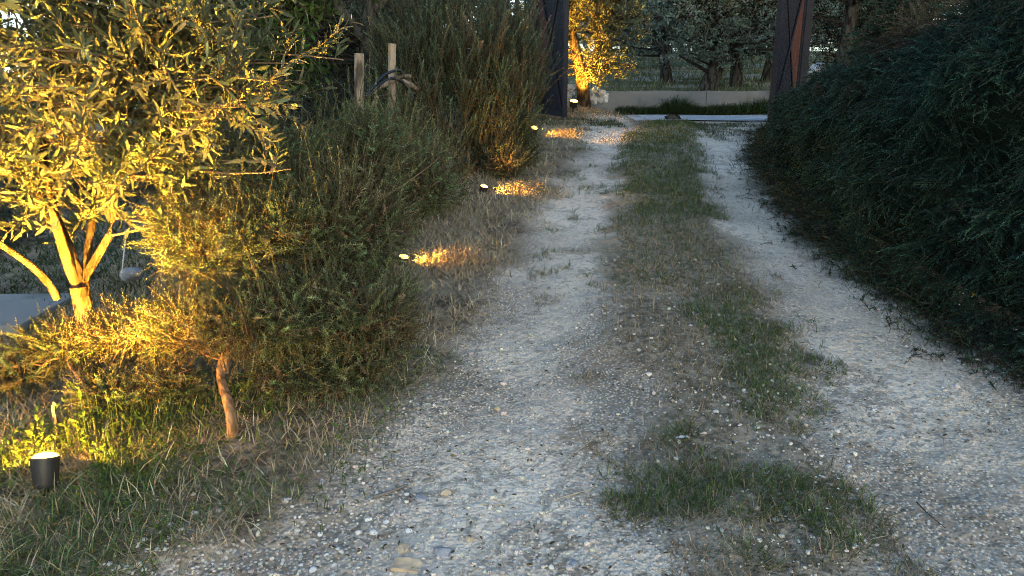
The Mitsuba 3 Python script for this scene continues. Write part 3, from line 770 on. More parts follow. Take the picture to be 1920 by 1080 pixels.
def gate_leaf(key, hinge, free, zb, label):
    hinge, free = np.array(hinge), np.array(free)
    Lg = np.linalg.norm(free - hinge)
    ux = (free - hinge) / Lg
    M = np.eye(4)
    M[:3, 0], M[:3, 1], M[:3, 2], M[:3, 3] = [*ux, 0], [-ux[1], ux[0], 0], [0, 0, 1], [*hinge, zb]
    if True:
        face = -1 if (-ux[1] * 0 + ux[0]) > 0 else 1          # the side that looks back down the drive

    def box(nm, x0, x1, y0, y1, z0, z1, mat="gate_metal"):
        m = trimesh.creation.box((x1 - x0, y1 - y0, z1 - z0))
        m.apply_translation(((x0 + x1) / 2, (y0 + y1) / 2, (z0 + z1) / 2))
        m.apply_transform(M)
        put(nm, m, mat)

    def num(nm, i):
        return key + "__" + nm + (f"_{i:03d}" if i else "")
    box(num("upright", 0), 0, .06, -.03, .03, 0, GH)
    box(num("upright", 1), Lg - .06, Lg, -.03, .03, 0, GH)
    box(num("rail", 0), .062, Lg - .062, -.028, .028, 0.0, .07)
    box(num("rail", 1), .062, Lg - .062, -.028, .028, GH - .07, GH)
    n = int((Lg - .14) / .042)
    for i in range(n):
        x = .075 + (Lg - .15) * (i + .5) / n
        box(num("slat", i), x - .015, x + .015, -.012, .012, .071, GH - .071)
    for i, (z0, z1) in enumerate(((0.07, GH - .07), (GH - .07, 0.07))):
        for sd in (-1, 1):
            a, b = np.array([.062, z0]), np.array([Lg - .062, z1])
            m = trimesh.creation.box((np.linalg.norm(b - a) - 0.02, .010, .045))
            ang = math.atan2(b[1] - a[1], b[0] - a[0])
            m.apply_transform(trimesh.transformations.rotation_matrix(-ang, [0, 1, 0]))
            m.apply_translation(((a[0] + b[0]) / 2, sd * (.0225 + .0105 * i), GH / 2))
            m.apply_transform(M)
            put(num("brace", i * 2 + (sd > 0)), m, "gate_metal")
    for i, sd in enumerate((-1, 1)):                           # rusty sheet in the triangle at the hinge
        from shapely.geometry import Polygon
        m = trimesh.creation.extrude_polygon(Polygon([(.064, .10), (Lg / 2 - .03, GH / 2), (.064, GH - .10)]), .003, engine="earcut")
        m.apply_transform(np.array([[1, 0, 0, 0], [0, 0, 1, sd * .0145 - .0015], [0, 1, 0, 0], [0, 0, 0, 1.0]]))
        m.apply_transform(M)
        put(num("rust_panel", i), m, "rust")
        labels[num("rust_panel", i)] = {"label": "rusty triangular sheet on the hinge side"}
    tag(key, label, "gate")


gate_leaf("gate_leaf", (0.40, 12.0), (0.73, 10.55), 1.12, "open left gate leaf of dark vertical slats beside the tall rosemary")
gate_leaf("gate_leaf_001", (4.33, 11.8), (3.52, 10.45), 1.06, "open right gate leaf of dark slats standing behind the hedge end")


def box(key, size, at_, mat, rot=0.0, bevel=0.0):
    m = trimesh.creation.box(size)
    if bevel:
        import manifold3d as m3
        e = np.asarray(size) / 2 - bevel
        sp = m3.Manifold.sphere(bevel, 10)
        pts = [sp.translate((sx * e[0], sy * e[1], sz * e[2])) for sx in (-1, 1) for sy in (-1, 1) for sz in (-1, 1)]
        mm = m3.Manifold.batch_hull(pts).to_mesh()
        m = trimesh.Trimesh(mm.vert_properties[:, :3], mm.tri_verts, process=False)
    m.apply_transform(trimesh.transformations.rotation_matrix(rot, [0, 0, 1]))
    m.apply_translation(at_)
    put(key, m, mat, 30 if bevel else False)


box("gate_post", (.12, .12, 2.5), (4.43, 11.88, 2.2), "gate_metal", 0.2, 0.008)
tag("gate_post", "square dark metal post carrying the right gate leaf", "post")
box("gate_post_001", (.12, .12, 2.5), (0.31, 12.1, 2.2), "gate_metal", 0.2, 0.008)
tag("gate_post_001", "square dark metal post carrying the left gate leaf", "post")
for i, (x, y) in enumerate(((0.20, 12.1), (0.08, 12.12), (-0.06, 12.14), (-0.2, 12.16))):
    box("metal_fence__bar" + (f"_{i:03d}" if i else ""), (.045, .045, 2.3), (x, y, 2.1), "gate_metal", 0, 0.006)
box("metal_fence__rail", (.55, .03, .05), (-.03, 12.17, 1.5), "gate_metal")
tag("metal_fence", "short run of dark upright fence bars left of the gate", "fence")
for i in range(6):
    m = trimesh.creation.box((.38, .2, .185))
    m.apply_translation((.16 - .39 * (i % 2), 11.7 + .003 * i, 1.12 + .19 * (i // 2)))
    put("block_wall__block" + (f"_{i:03d}" if i else ""), m, "concrete")
tag("block_wall", "stub of pale concrete block wall half hidden beside the left gate leaf", "wall")

# ------------------------------------------------------------------ stakes, branch, hose
r = rng(201)


def stake(key, px, top, foot, dep, rad, lab):
    a, b = at(px, top, dep), at(px - 8, foot, dep)
    b[2] = float(ground(b[0], b[1])) - 0.05
    p = np.array([b + (a - b) * t for t in np.linspace(0, 1, 20)]) + np.c_[0.006 * np.sin(np.linspace(0, 5, 20)), 0 * np.arange(20), 0 * np.arange(20)]
    put(key, knobbly(p, np.full(20, rad), r, 10, 0.10, int(px)), "grey_wood", 40)
    tag(key, lab, "stake")


stake("wooden_stake", 675, 100, 330, 5.5, 0.034, "weathered round wooden stake, the left and nearer of the two")
stake("wooden_stake_001", 737, 82, 330, 5.9, 0.030, "weathered round wooden stake, the right and taller of the two")
p = spline([at(683, 185, 5.52), at(700, 170, 5.6), at(722, 158, 5.7), at(745, 150, 5.8), at(772, 160, 5.85), at(782, 168, 5.9)], 22)
put("dead_branch__limb", knobbly(p, np.linspace(.022, .016, 22), r, 9, .3, 3), "grey_wood", 50)
p = spline([at(738, 150, 5.8), at(755, 144, 5.75), at(768, 142, 5.7)], 8)
put("dead_branch__limb_001", knobbly(p, np.linspace(.018, .012, 8), r, 8, .3, 5), "grey_wood", 50)
p = spline([at(690, 205, 5.5), at(700, 196, 5.45), at(708, 182, 5.4)], 8)
put("dead_branch__limb_002", knobbly(p, np.linspace(.02, .01, 8), r, 8, .3, 6), "grey_wood", 50)
tag("dead_branch", "forked grey dead branch lying across between the two wooden stakes", "branch")
p = spline([at(686, 178, 5.45), at(700, 162, 5.5), at(722, 140, 5.6), at(745, 132, 5.7), at(752, 136, 5.8)], 30)
s = Soup()
tubes(s, p[None], np.full((1, 30), .011), (0.02,) * 3, 8)
p = spline([at(686, 182, 5.44), at(715, 156, 5.55), at(738, 147, 5.65), at(757, 155, 5.7), at(770, 175, 5.72), at(774, 200, 5.75)], 30)
tubes(s, p[None], np.full((1, 30), .011), (0.02,) * 3, 8)
s.put("hose", "rubber", True)
tag("hose", "black rubber hose looped over the dead branch between the stakes", "hose")


# ------------------------------------------------------------------ garden lamps
def lamp(key, pos, aim, label, beams, glow=10.0, rad=0.042, ln=0.10, spike=0.12, rim=0.004):
    aim = nrm(np.asarray(aim, float))
    M = trimesh.geometry.align_vectors([0, 0, 1], aim)
    M[:3, 3] = pos                                            # centre of the lens
    prof = [(0.010, -ln), (rad * 0.75, -ln), (rad * 0.9, -ln * .85), (rad, -ln * 0.3), (rad * 1.08, -.002), (rad * 1.08, rim), (rad * 1.0, rim), (rad * .95, -.001), (0.012, -.001), (0.010, -ln)]
    m = trimesh.creation.revolve(np.array(prof), sections=28)
    m.apply_transform(M)
    put(key + "__housing", m, "lamp_metal", 40)
    a = np.arange(28) * 2 * np.pi / 28
    rings = [(.97, .002), (.88, .008), (.62, .014), (.3, .017)]
    v = np.vstack([np.c_[np.cos(a) * rad * q, np.sin(a) * rad * q, np.zeros(28) + h * rad / .042] for q, h in rings] + [[[0, 0, .018 * rad / .042]]])
    f = [[k * 28 + i, k * 28 + (i + 1) % 28, (k + 1) * 28 + (i + 1) % 28] for k in range(3) for i in range(28)] + [[k * 28 + i, (k + 1) * 28 + (i + 1) % 28, (k + 1) * 28 + i] for k in range(3) for i in range(28)]
    f = np.array(f + [[84 + i, 84 + (i + 1) % 28, 112] for i in range(28)])
    m = trimesh.Trimesh(v, f, process=False)
    m.apply_transform(M)
    put(key + "__lens", m, "lens", False, emitter={"type": "area", "radiance": {"type": "rgb", "value": (np.asarray(glow) * (LAMP if np.isscalar(glow) else 1)).tolist()}})
    for i, (to, power, cut) in enumerate(beams):
        o = pos + aim * 0.024 * rad / .042
        scene[f"{key}_beam_{i}"] = {"type": "spot", "to_world": T().look_at(origin=o.tolist(), target=(o + nrm(np.asarray(to, float))).tolist(), up=[0.31, 0.2, 0.93]), "intensity": {"type": "rgb", "value": (LAMP * power).tolist()}, "cutoff_angle": cut, "beam_width": cut * 0.55}
    back = pos - aim * ln
    gz = float(ground(back[0], back[1]))
    s = trimesh.util.concatenate([trimesh.creation.cylinder(0.009, segment=[[back[0], back[1], max(back[2] + .01, gz)], [back[0], back[1], gz - .02]], sections=8),
                                  trimesh.creation.cone(0.016, -spike, sections=8, transform=trimesh.transformations.translation_matrix([back[0], back[1], gz]))])
    put(key + "__spike", s, "lamp_metal")
    side = nrm(np.cross(aim, [0, 1, 0.2]))
    c = Soup()
    tubes(c, spline([back + aim * .02 - side * rad * .8, back - side * .07 - [0, 0, .03], [back[0] - .1, back[1] - .02, gz + .01], [back[0] - .25, back[1] + .1, gz + .008]], 14)[None], np.full((1, 14), .004), (0.02,) * 3, 6)
    c.put(key + "__cable", "rubber", True)
    tag(key, label, "lamp")


lamp("garden_lamp", at(85, 858, 2.28), (-0.03, 0.30, 0.95), "black spike lamp shining up at the left edge in the grass", [((-0.12, 0.42, 0.90), 20, 54), ((-0.03, .2, .95), 1.2, 88), ((-.85, .25, .12), 1.0, 70), ((.5, .85, .25), .5, 60)], (1.7, .75, .13))
lamp("garden_lamp_001", at(757, 482, 4.6), (0.25, -0.2, 0.94), "glowing spike lamp half buried by the right end of the front rosemary", [((1, .25, -.3), 2.0, 36), ((.3, -.1, .95), .12, 86)], (1.9, .8, .14), .03)
lamp("garden_lamp_002", at(908, 350, 6.5), (0.25, -0.2, 0.94), "glowing spike lamp at the foot of the tall rosemary", [((1, .2, -.3), 2.0, 36), ((.5, .4, .75), .7, 50), ((.3, -.1, .95), .14, 86)], (1.9, .8, .14), .034)
lamp("garden_lamp_003", at(1001, 240, 9.5), (0.2, -0.3, 0.92), "glowing spike lamp in the verge just before the left gate leaf", [((1, .2, -.3), 1.7, 36), ((.3, -.1, .95), .14, 86)], (1.9, .8, .14), .05)
lamp("garden_lamp_004", at(1076, 190, 12.3), (0.1, -0.25, 0.95), "glowing spike lamp at the foot of the olive tree past the gate", [((.22, .2, .95), 16, 60), ((.1, 0, .95), .5, 86)], (1.9, .8, .14), 0.065)

a = at(108, 868, 2.62)
s = Soup()
p = spline([[a[0], a[1], float(ground(a[0], a[1])) - .02], at(109, 840, 2.62), at(107, 812, 2.62), at(106, 760, 2.62)], 10)
tubes(s, p[None], np.linspace(.010, .005, 10)[None], (0.45, 0.38, 0.24), 7)
s.put("plant_stake", "bark", True)
tag("plant_stake", "short pale cane standing right beside the left-edge lamp", "stake")

# ------------------------------------------------------------------ concrete box, white rod and rock behind the olive
zz = float(ground(-2.75, 3.9))
box("concrete_box__lid", (1.1, .62, .05), (-3.12, 3.95, zz + .055), "concrete", 0.05, .006)
box("concrete_box__body", (1.0, .54, .22), (-3.12, 3.95, zz - .085), "concrete", 0.05, .006)
tag("concrete_box", "low grey concrete box with a flat lid behind the olive trunk", "box")
s = Soup()
tubes(s, np.array([[at(229, 512, 4.2), at(233, 470, 4.2), at(237, 430, 4.2)]]), np.full((1, 3), .004), (0.75,) * 3, 6)
s.put("white_rod", "white_paint", True)
tag("white_rod", "thin white rod standing behind the olive stems", "rod")
b = at(245, 508, 4.3)
m = rock(rng(9), .075, 2)
m.apply_translation((b[0], b[1], b[2] - .02))
put("rock", m, "blue_stone", 30)
tag("rock", "grey rock behind the olive stems by the white rod", "rock")

# heap of white stones behind the lit tree
r = rng(301)
for i in range(46):
    u = r.uniform(-1, 1)
    px = 1112 + 24 * u
    lvl = r.uniform(0, 1) * (1 - abs(u) * .5)
    p = at(px, 190 - 26 * lvl, 13.35 + r.uniform(-.12, .12))
    m = rock(r, r.uniform(.045, .085), 1, .4, .75)
    m.apply_translation(p)
    put("stone_heap__stone" + (f"_{i:03d}" if i else ""), m, "white_stone", 30)
for i in range(12):
    p = at(1065 + r.uniform(-8, 10), 190 - 28 * r.uniform(0, 1), 13.4)
    m = rock(r, r.uniform(.05, .09), 1, .4, .75)
    m.apply_translation(p)
    put(f"stone_heap__stone_{46 + i:03d}", m, "white_stone", 30)
tag("stone_heap", "heap of white field stones behind the lit olive trunk", "stones")
m = rock(rng(4), .13, 2, .3, .45)
m.apply_translation(g(2.52, 11.95, .03))
put("dark_rock", m, "dark_bark", 30)
tag("dark_rock", "dark lump lying on the lane just past the middle grass strip", "rock")
m = rock(rng(6), .2, 2, .3, .6)
m.apply_translation(at(1535, 130, 13.0))
put("pale_boulder", m, "white_stone", 30)
tag("pale_boulder", "pale boulder glimpsed between the right gate post and the hedge", "rock")

# ------------------------------------------------------------------ grass
def scatter(r, n, x0, x1, y0, y1):
    # evenly over the ground, denser near (the far blades are a pixel or less)
    y = y0 * (y1 / y0) ** r.uniform(0, 1, n)
    return r.uniform(x0, x1, n), y


def wob(x, y):
    return (meshkit.fbm(np.stack([x * 3.1, y * 3.1, 0 * x + 1.0], -1), 3) - 0.5) * 0.42


def grass(key, seed, x, y, length, width, lean, col, lift=0.0):
    r = rng(seed)
    n = len(x)
    b = np.stack([x, y, ground(x, y) - 0.004 + lift], -1)
    az = r.uniform(0, 6.283, n)
    tilt = np.abs(r.normal(lean, 0.35, n))
    d = np.stack([np.cos(az) * np.sin(tilt), np.sin(az) * np.sin(tilt), np.abs(np.cos(tilt)) + .05], -1)
    side = nrm(np.stack([-np.sin(az + r.normal(0, .6, n)), np.cos(az), 0 * az], -1))
    L = length * r.uniform(.5, 1.3, n)
    bend = np.stack([np.cos(az), np.sin(az), -0.35 + 0 * az], -1) * (L * r.uniform(.0, .55, n))[:, None]
    s = Soup()
    blades(s, b, nrm(d), side, L, width * r.uniform(.7, 1.3, n), bend, col)
    s.put(key)
    tag(key, kind="stuff")


r = rng(401)
GRASS, STRAW = np.array([0.095, 0.13, 0.05]), np.array([0.36, 0.29, 0.19])
# strip between the wheel tracks
x, y = scatter(r, 330000, 0.1, 2.8, 1.75, 11.5)
xs = x + wob(x, y)
ins = sstep(-.12, .14, xs - STRIP_L(y) - .05) * sstep(-.12, .14, STRIP_R(y) - xs)
pat = meshkit.fbm(np.stack([x * 2.6, y * 2.2, 0 * x], -1), 3, 21)
green = np.clip(sstep(2.7, 2.85, y) * sstep(4.25, 3.6, y) + sstep(5.2, 6.4, y) * .9 + .42, 0, 1)
green = green * np.where(y < 4.2, sstep(.35, .75, (x - STRIP_L(y)) / (STRIP_R(y) - STRIP_L(y)) + (pat - .5) * 1.6 + .12), 1)
lowc = np.exp(-(((y - 2.30 + 0.10 * (x - .4)) / .13) ** 2)) * sstep(.25, .4, x) * sstep(1.28, 1.1, x) + np.exp(-(((y - 1.97) / .05) ** 2 + ((x - .82) / .13) ** 2)) + np.exp(-(((y - 2.62) / .09) ** 2 + ((x - .68) / .13) ** 2)) + np.exp(-(((y - 2.08) / .08) ** 2 + ((x - 1.03) / .10) ** 2))
lowc = lowc * (.25 + 1.5 * sstep(.34, .6, meshkit.fbm(np.stack([x * 9, y * 9, 0 * x], -1), 3, 23)))
upper = sstep(2.60, 2.9, y)
dens = np.clip(ins * upper * (.34 + .66 * green * sstep(.30, .55, pat)) + lowc * 1.0 + .5 * sstep(.63, .70, meshkit.fbm(np.stack([x * 6, y * 6, 0 * x + 4], -1), 3, 25)) * (x > VERGE(y)) * (xs < STRIP_R(y) + .2), 0, 1)
keep = r.uniform(0, 1, len(x)) < dens * .62
x, y, gr, lo = x[keep], y[keep], np.maximum(green, np.clip(lowc, 0, 1))[keep], lowc[keep]
isg = r.uniform(0, 1, len(x)) < gr * .72
c = np.where(isg[:, None], jitter(r, GRASS, len(x), .3, .1), jitter(r, STRAW * .8, len(x), .3, .06))
grass("grass", 402, x, y, np.where(isg, .046, .036) * (1 + .25 * np.clip(lo, 0, 1)) * (1 + y * .05), 0.0024 * (1 + y * .16), .8, c)
tag("grass", "short green and straw-coloured grass on the strip between the wheel tracks")
# verge of dry grass along the left of the drive and under the shrubs
x, y = scatter(r, 300000, -2.6, 1.3, 1.55, 11.3)
xs = x + wob(x, y) * .8
ins = sstep(-.10, .16, VERGE(y) - xs)
pat = meshkit.fbm(np.stack([x * 2.2, y * 2.0, 0 * x], -1), 3, 31)
left = sstep(-.9, -1.5, x) * sstep(3.2, 2.6, y)
bare = np.exp(-(((x + 0.95) / .32) ** 2 + ((y - 2.48) / .12) ** 2))
dens = ins * (.45 + .5 * sstep(.35, .6, pat) + .3 * left) * (1 - .75 * bare)
keep = r.uniform(0, 1, len(x)) < np.clip(dens, 0, 1) * .55
x, y, pt, lf_, = x[keep], y[keep], pat[keep], left[keep]
isg = r.uniform(0, 1, len(x)) < np.clip(.12 + .24 * lf_ + .6 * sstep(.5, .62, pt) * (y < 3.4) - .12 * (y > 3.4), 0, .85)
c = np.where(isg[:, None], jitter(r, GRASS * 1.25, len(x), .3, .1), jitter(r, STRAW * 1.25, len(x), .4, .06))
grass("verge_grass", 403, x, y, np.where(isg, .055, .07) * (1 + .35 * lf_), 0.0026 * (1 + y * .14), .85, c)
tag("verge_grass", "tangled dry and green grass of the verge and bed on the left")
# dry tufts caught by the small lamps
x = np.r_[r.normal(-.40, .17, 900), r.normal(.12, .2, 700), r.normal(.62, .16, 500), r.normal(1.0, .4, 2500)]
y = np.r_[r.normal(4.68, .09, 900), r.normal(6.62, .12, 700), r.normal(9.75, .14, 500), r.normal(12.6, .35, 2500)]
grass("dry_tufts", 409, x, y, np.full(len(x), .10), .004 * (1 + y * .1), .75, jitter(r, STRAW, len(x), .3, .06))
tag("dry_tufts", "pale dry grass tufts beside the small lamps of the verge")
# grass at the foot of the hedge, by the gate and along the lane wall
x = np.r_[HEDGE(yy := r.uniform(2.4, 10.5, 15000)) - np.abs(r.normal(0, .16, 15000)), r.uniform(2.5, 3.6, 5000), r.uniform(.2, 1.6, 5000)]
y = np.r_[yy, r.uniform(9.3, 11.3, 5000), r.uniform(10.2, 11.8, 5000)]
keep = r.uniform(0, 1, len(x)) < sstep(.40, .55, meshkit.fbm(np.stack([x * 2.5, y * 2.5, 0 * x], -1), 3, 41))
x, y = x[keep], y[keep]
grass("hedge_grass", 404, x, y, np.full(len(x), .06), .004 * np.ones(len(x)), .6, jitter(r, np.array([.06, .075, .035]), len(x), .3, .1))
tag("hedge_grass", "thin grass along the foot of the hedge and before the gate")
n = 16000
x = r.uniform(1.9, 10, n)
hgt = .17 + .20 * np.exp(-((x - 2.95) / .22) ** 2) + .13 * np.exp(-((x - 4.5) / .3) ** 2) + .05 * np.exp(-((x - 3.9) / .4) ** 2)
y = 13.66 + r.uniform(0, .16, n)
grass("wall_grass", 405, x, y, hgt, np.full(n, .014), .35, jitter(r, np.array([.055, .075, .03]), n, .3, .1))
tag("wall_grass", "rough grass growing at the foot of the concrete wall")
n = 18000
y = 14.2 * (46 / 14.2) ** r.uniform(0, 1, n)
x = r.uniform(-.2, .75, n) * y
grass("field_grass", 406, x, y, np.full(n, .16) * (1 + y * .012), .004 * y * .35, .6, jitter(r, np.array([.17, .165, .09]), n, .35, .08))
tag("field_grass", "dry pale grass of the field under the grove")
n = 20000
y = 3.2 * (9.5 / 3.2) ** r.uniform(0, 1, n)
x = r.uniform(-1.35, -.42, n) * y
keep = x < VERGE(y) - 1.2
x, y = x[keep], y[keep]
grass("lawn_grass", 407, x, y, np.full(len(x), .07), .0045 * (1 + y * .2), .6, jitter(r, np.array([.045, .07, .03]), len(x), .3, .1))
tag("lawn_grass", "dark green grass beyond the planted bed on the left")
# brighter green weeds near the first lamp and at the bed's edge
r = rng(411)
for key, n, cx, cy, sx, sy, ll, lab in (("weed_patch", 1300, -1.6, 2.45, .24, .17, .045, "leafy green weeds around the left-edge lamp"), ("weed_patch_001", 420, -1.15, 2.85, .22, .12, .04, "leafy green weeds at the foot of the front rosemary"), ("weed_patch_002", 160, -.62, 2.55, .12, .2, .028, "leafy weeds at the bed's edge beside the gravel")):
    x, y = r.normal(cx, sx, n), r.normal(cy, sy, n)
    far_off = (np.hypot(x + 1.58, y - 2.32) > .13) & ((np.abs(x + 1.56) > .13) | (y > 2.3))      # nothing grows over the lamp
    x, y = x[far_off], y[far_off]
    n = len(x)
    hi = .075 * np.exp(-((x + 1.62) / .22) ** 2) if cx < -1.3 else (.02 if cx > -.8 else .04)
    b = np.stack([x, y, ground(x, y) + np.abs(r.normal(0, 1, n)) * hi], -1)
    d = nrm(r.normal(size=(n, 3)) * [1, 1, .6] + [0, 0, .55])
    s = Soup()
    leaves(s, b, d, nrm(r.normal(0, .3, (n, 3)) + [0, 0, 1]), ll * r.uniform(.5, 1.2, n), ll * .3 * r.uniform(.5, 1.2, n), jitter(r, (.085, .13, .035), n, .2, .08), .2)
    st = b.copy()
    st[:, 2] = ground(st[:, 0], st[:, 1])
    tubes(s, np.stack([st, (st + b) / 2, b], 1), np.full((n, 3), .0012), (.06, .09, .03), 3)
    s.put(key)
    tag(key, lab, kind="stuff")

# ------------------------------------------------------------------ gravel, stones, sticks, litter
r = rng(501)
OCT = trimesh.creation.icosphere(subdivisions=0)


def pebbles(key, x, y, size, col, sink=.25):
    n = len(x)
    b = np.stack([x, y, ground(x, y)], -1)
    v = np.tile(OCT.vertices[None], (n, 1, 1)) * r.uniform(.62, 1.2, (n, 12, 1)) * r.uniform(.55, 1.15, (n, 1, 3)) * [1, 1, .7] * size[:, None, None]
    v = v + b[:, None] + np.array([0, 0, 1])[None, None] * (size * (.55 - sink))[:, None, None]
    s = Soup()
    s.add(v, (OCT.faces[None] + 12 * np.arange(n)[:, None, None]).reshape(-1, 3), np.repeat(col, 12, 0))
    s.put(key, "pebble_mat")
    tag(key, kind="stuff")


x, y = scatter(r, 60000, -1.5, 2.6, 1.7, 6.5)
pat = meshkit.fbm(np.stack([x * 2.4, y * 2.4, 0 * x], -1), 3, 51)
sl = STRIP_L(y)
dens = sstep(VERGE(y) - .25, VERGE(y) + .12, x) * np.where(x < sl + .1, 1.0, .5) * (.2 + .8 * sstep(.38, .6, pat)) * sstep(5.6, 2.2, y)
dens = dens + .9 * np.exp(-(((x + .75) / .3) ** 2 + ((y - 1.95) / .16) ** 2)) + .5 * np.exp(-(((x + 1.05) / .12) ** 2 + ((y - 2.05) / .12) ** 2))
lc, rc = .5 * (VERGE(y) + sl), .5 * (STRIP_R(y) + HEDGE(y)) - .1
dens = dens * (1 - .7 * np.exp(-((x - lc) / .2) ** 2) * (y > 2.3) - .6 * np.exp(-((x - rc) / .3) ** 2))
keep = r.uniform(0, 1, len(x)) < np.clip(dens, 0, 1) * .40
x, y = x[keep], y[keep]
size = np.clip(.0042 * np.exp(r.normal(0, .45, len(x))), .0022, .013) * (1 + .08 * y)
tone = r.uniform(0, 1, (len(x), 1))
c = np.array([.34, .32, .30]) * (1 - tone) + np.array([.78, .70, .58]) * tone
pebbles("gravel", x, y, size, np.clip(c * np.exp(r.normal(0, .04, (len(x), 3))), .05, .8))
tag("gravel", "small pale limestone gravel strewn over the drive")

named = [(835, 925, .024, "tan_stone", "round cream stone standing alone on the left wheel track, largest of the near stones"), (932, 767, .020, "tan_stone", "flat pinkish stone on the left wheel track beside the front rosemary"),
         (820, 945 - 44, .012, "limestone", "small cream pebble up and left of the round cream stone"), (880, 1012, .020, "tan_stone", "flat cream stone below the round one near the bottom edge"),
         (755, 1030, .026, "tan_stone", "angular tan stone above the brick fragment at the bottom edge"), (790, 935, .026, "blue_stone", "flat grey stone sunk in the track left of the round cream stone"),
         (1232, 866, .014, "limestone", "pale pebble in the bare gap left of the lower grass clump"), (1343, 772, .014, "white_stone", "white pebble near the right wheel track by the grass strip"),
         (830, 1036, .030, "blue_stone", "dark bluish stone set in the track right of the brick fragment"), (1075, 1060, .024, "blue_stone", "flat bluish dark stone at the bottom edge right of the middle")]
for i, (px, py, sz, mt, lab) in enumerate(named):
    p = on_ground(px, py)
    m = rock(r, sz, 2, .28, .62)
    m.apply_translation(p + [0, 0, sz * .06])
    key = "stone" + (f"_{i:03d}" if i else "")
    put(key, m, mt, 30)
    tag(key, lab, "stone")
p = on_ground(762, 1068)
import manifold3d as m3
m = trimesh.creation.box((.085, .05, .026)).subdivide().subdivide().subdivide()
m.vertices[:, 2] -= .012 * np.clip(np.abs(m.vertices[:, 0]) / .0425 - .75, 0, 1) * 4 * meshkit.noise(m.vertices * 60)
m.vertices += .012 * (np.stack([meshkit.fbm(m.vertices * 40 + k * 9, 2) for k in range(3)], -1) - .5)
m.apply_transform(trimesh.transformations.rotation_matrix(-.15, [0, 0, 1]))
m.apply_transform(trimesh.transformations.rotation_matrix(.12, [1, .4, 0]))
m.apply_translation(p + [0, .01, .002])
put("brick_fragment", m, "tan_stone", 30)
tag("brick_fragment", "flat rectangular orange-tan stone fragment at the bottom edge left of the middle", "stone")
# loose white stones at the lower left and along the track
k = len(named)
spots = [(320, 985), (338, 994), (300, 1003), (268, 1013), (275, 1030), (312, 1030), (205, 1058), (222, 1064), (240, 1066), (262, 1058), (250, 1075), (415, 945), (450, 945), (412, 958), (367, 963), (372, 912), (530, 940), (543, 936),
         (552, 950), (560, 995), (580, 1005), (598, 1002), (640, 1035), (690, 975), (726, 979), (734, 965), (700, 1000), (676, 1000), (612, 1040), (630, 1062), (545, 1025), (560, 1060), (520, 1065), (590, 1070), (770, 996), (850, 985), (765, 928), (1000, 805), (1235, 800), (1640, 770), (1693, 820), (1590, 875), (1605, 937), (1600, 1024), (1420, 955), (1700, 650), (1410, 660)]
for px, py in spots:
    p = on_ground(px + r.uniform(-4, 4), py)
    sz = r.uniform(.008, .016)
    m = rock(r, sz, 1, .3, .65)
    m.apply_translation(p + [0, 0, sz * .12])
    key = f"stone_{k:03d}"
    k += 1
    put(key, m, "white_stone" if r.uniform() < .6 else "limestone", 30)
    tag(key, "small pale loose stone lying on the gravel or in the grass", "stone", "small pale loose stones")

# sticks and straws
def stick(key, pts, rad, col, lab, cat="stick"):
    P3 = [on_ground(*q) + [0, 0, .006 + rad] for q in pts]
    s = Soup()
    q = spline(P3, 10) if len(P3) > 2 else np.linspace(P3[0], P3[1], 10)
    tubes(s, q[None], np.linspace(rad, rad * .6, 10)[None], col, 6)
    s.put(key, "bark", True)
    tag(key, lab, cat)


stick("stick", [(1718, 945), (1745, 972), (1772, 994)], .0022, (.06, .045, .035), "thin dark twig lying on the right wheel track")
stick("stick_001", [(1065, 862), (1090, 843), (1126, 814)], .0018, (.45, .38, .27), "long pale straw stalk lying aslant on the gravel left of the grass strip")
stick("stick_002", [(1035, 942), (1075, 930), (1110, 920)], .0018, (.5, .42, .28), "pale straw stalk lying just left of the lower grass clump")
stick("stick_003", [(700, 938), (730, 928), (765, 914)], .006, (.20, .18, .16), "thick grey bark-like stick at the edge of the verge")
stick("stick_004", [(900, 948), (935, 950), (960, 946)], .0018, (.48, .4, .28), "short curved straw right of the round cream stone")
stick("stick_005", [(632, 780), (660, 788), (690, 797)], .0025, (.3, .25, .19), "pale twig lying in the verge right of the rosemary trunk")
stick("stick_006", [(245, 880), (262, 887), (280, 895)], .0022, (.45, .38, .28), "pale broken twig in the grass right of the left-edge lamp")
# pale leaf on the strip
p = on_ground(1279, 826) + [0, 0, .012]
s = Soup()
leaves(s, (p + [-.028, 0, 0])[None], np.array([[1.0, .05, .03]]), np.array([[0, -.3, 1.0]]), np.array([.06]), np.array([.013]), np.array([[.72, .76, .78]]), .2)
s.put("fallen_leaf")
tag("fallen_leaf", "single whitish narrow leaf lying on the strip above the bare gap", "leaf")
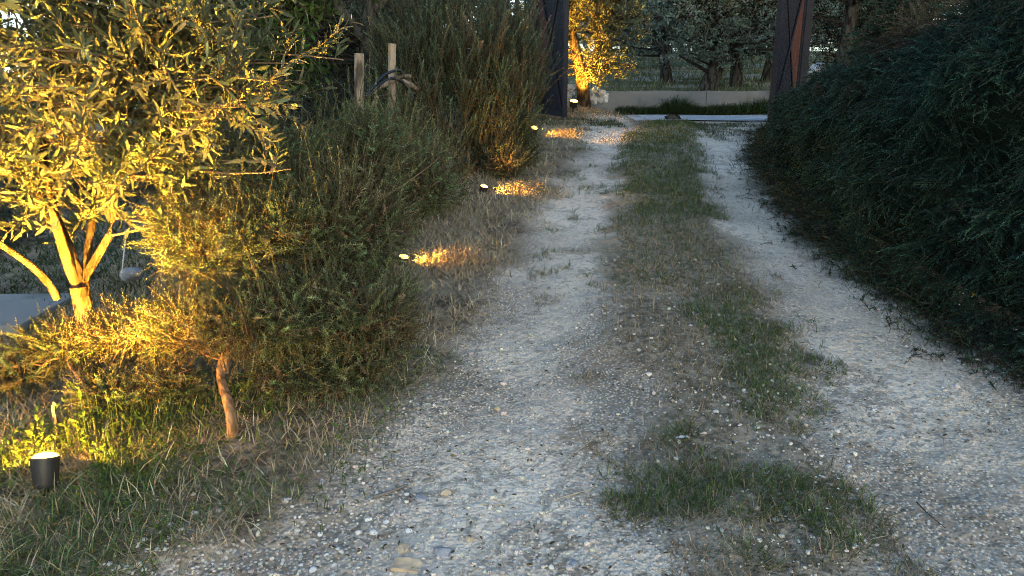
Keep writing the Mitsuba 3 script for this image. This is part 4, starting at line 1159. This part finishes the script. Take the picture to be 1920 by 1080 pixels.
# leaf litter and straw bits on the drive
n = 11000
x, y = scatter(r, n, -1.6, 2.6, 1.6, 8.5)
keep = (x > VERGE(y) - .9) & (x < HEDGE(y) + .1) & (r.uniform(0, 1, n) < .25 + .75 * sstep(.45, .6, meshkit.fbm(np.stack([x * 1.8, y * 3.5, 0 * x], -1), 3, 71)))
x, y = x[keep], y[keep]
n = len(x)
az = r.uniform(0, 6.283, n)
b = np.stack([x, y, ground(x, y) + .006], -1)
d = nrm(np.stack([np.cos(az), np.sin(az), r.normal(.05, .12, n)], -1))
s = Soup()
kind = r.uniform(0, 1, n)
ln = np.where(kind < .5, r.uniform(.008, .022, n), r.uniform(.02, .07, n)) * (1 + .03 * y)
wd = np.where(kind < .5, ln * .4, .0018 * (1 + .1 * y))
c = np.where((kind < .5)[:, None], jitter(r, (.13, .105, .07), n, .4, .1), jitter(r, (.42, .35, .24), n, .3, .06))
leaves(s, b, d, nrm(np.stack([0 * x, 0 * x, 1 + 0 * x], -1) + r.normal(0, .25, (n, 3))), ln, wd, c, .3)
s.put("leaf_litter")
tag("leaf_litter", "dry leaf bits and straws scattered over the drive", kind="stuff")
# small white flowers in the lower grass clump
s = Soup()
for px, py in ((1528, 915), (1535, 912), (1541, 914), (1527, 925), (1605, 938), (1548, 975), (1515, 978), (1570, 918), (1569, 937)):
    p = on_ground(px, py) + [0, 0, .04]
    dd = nrm(np.c_[np.cos(np.arange(6)), np.sin(np.arange(6)), .5 * np.ones(6)])
    leaves(s, np.tile(p, (6, 1)), dd, np.tile([0, 0, 1.0], (6, 1)), np.full(6, .006), np.full(6, .004), np.full((6, 3), .75))
    tubes(s, np.array([[p - [0, 0, .045], p - [0, 0, .02], p]]), np.full((1, 3), .0008), (.07, .1, .04), 3)
s.put("white_flowers")
tag("white_flowers", "tiny white flowers in the lower grass clump by the right track", kind="stuff")

TRI = 0
for k_, d_ in scene.items():
    if d_.get("type") == "ply":
        TRI += len(meshkit.WRITTEN[d_["filename"]][1])
print("triangles", TRI, "entries", len(scene), flush=True)
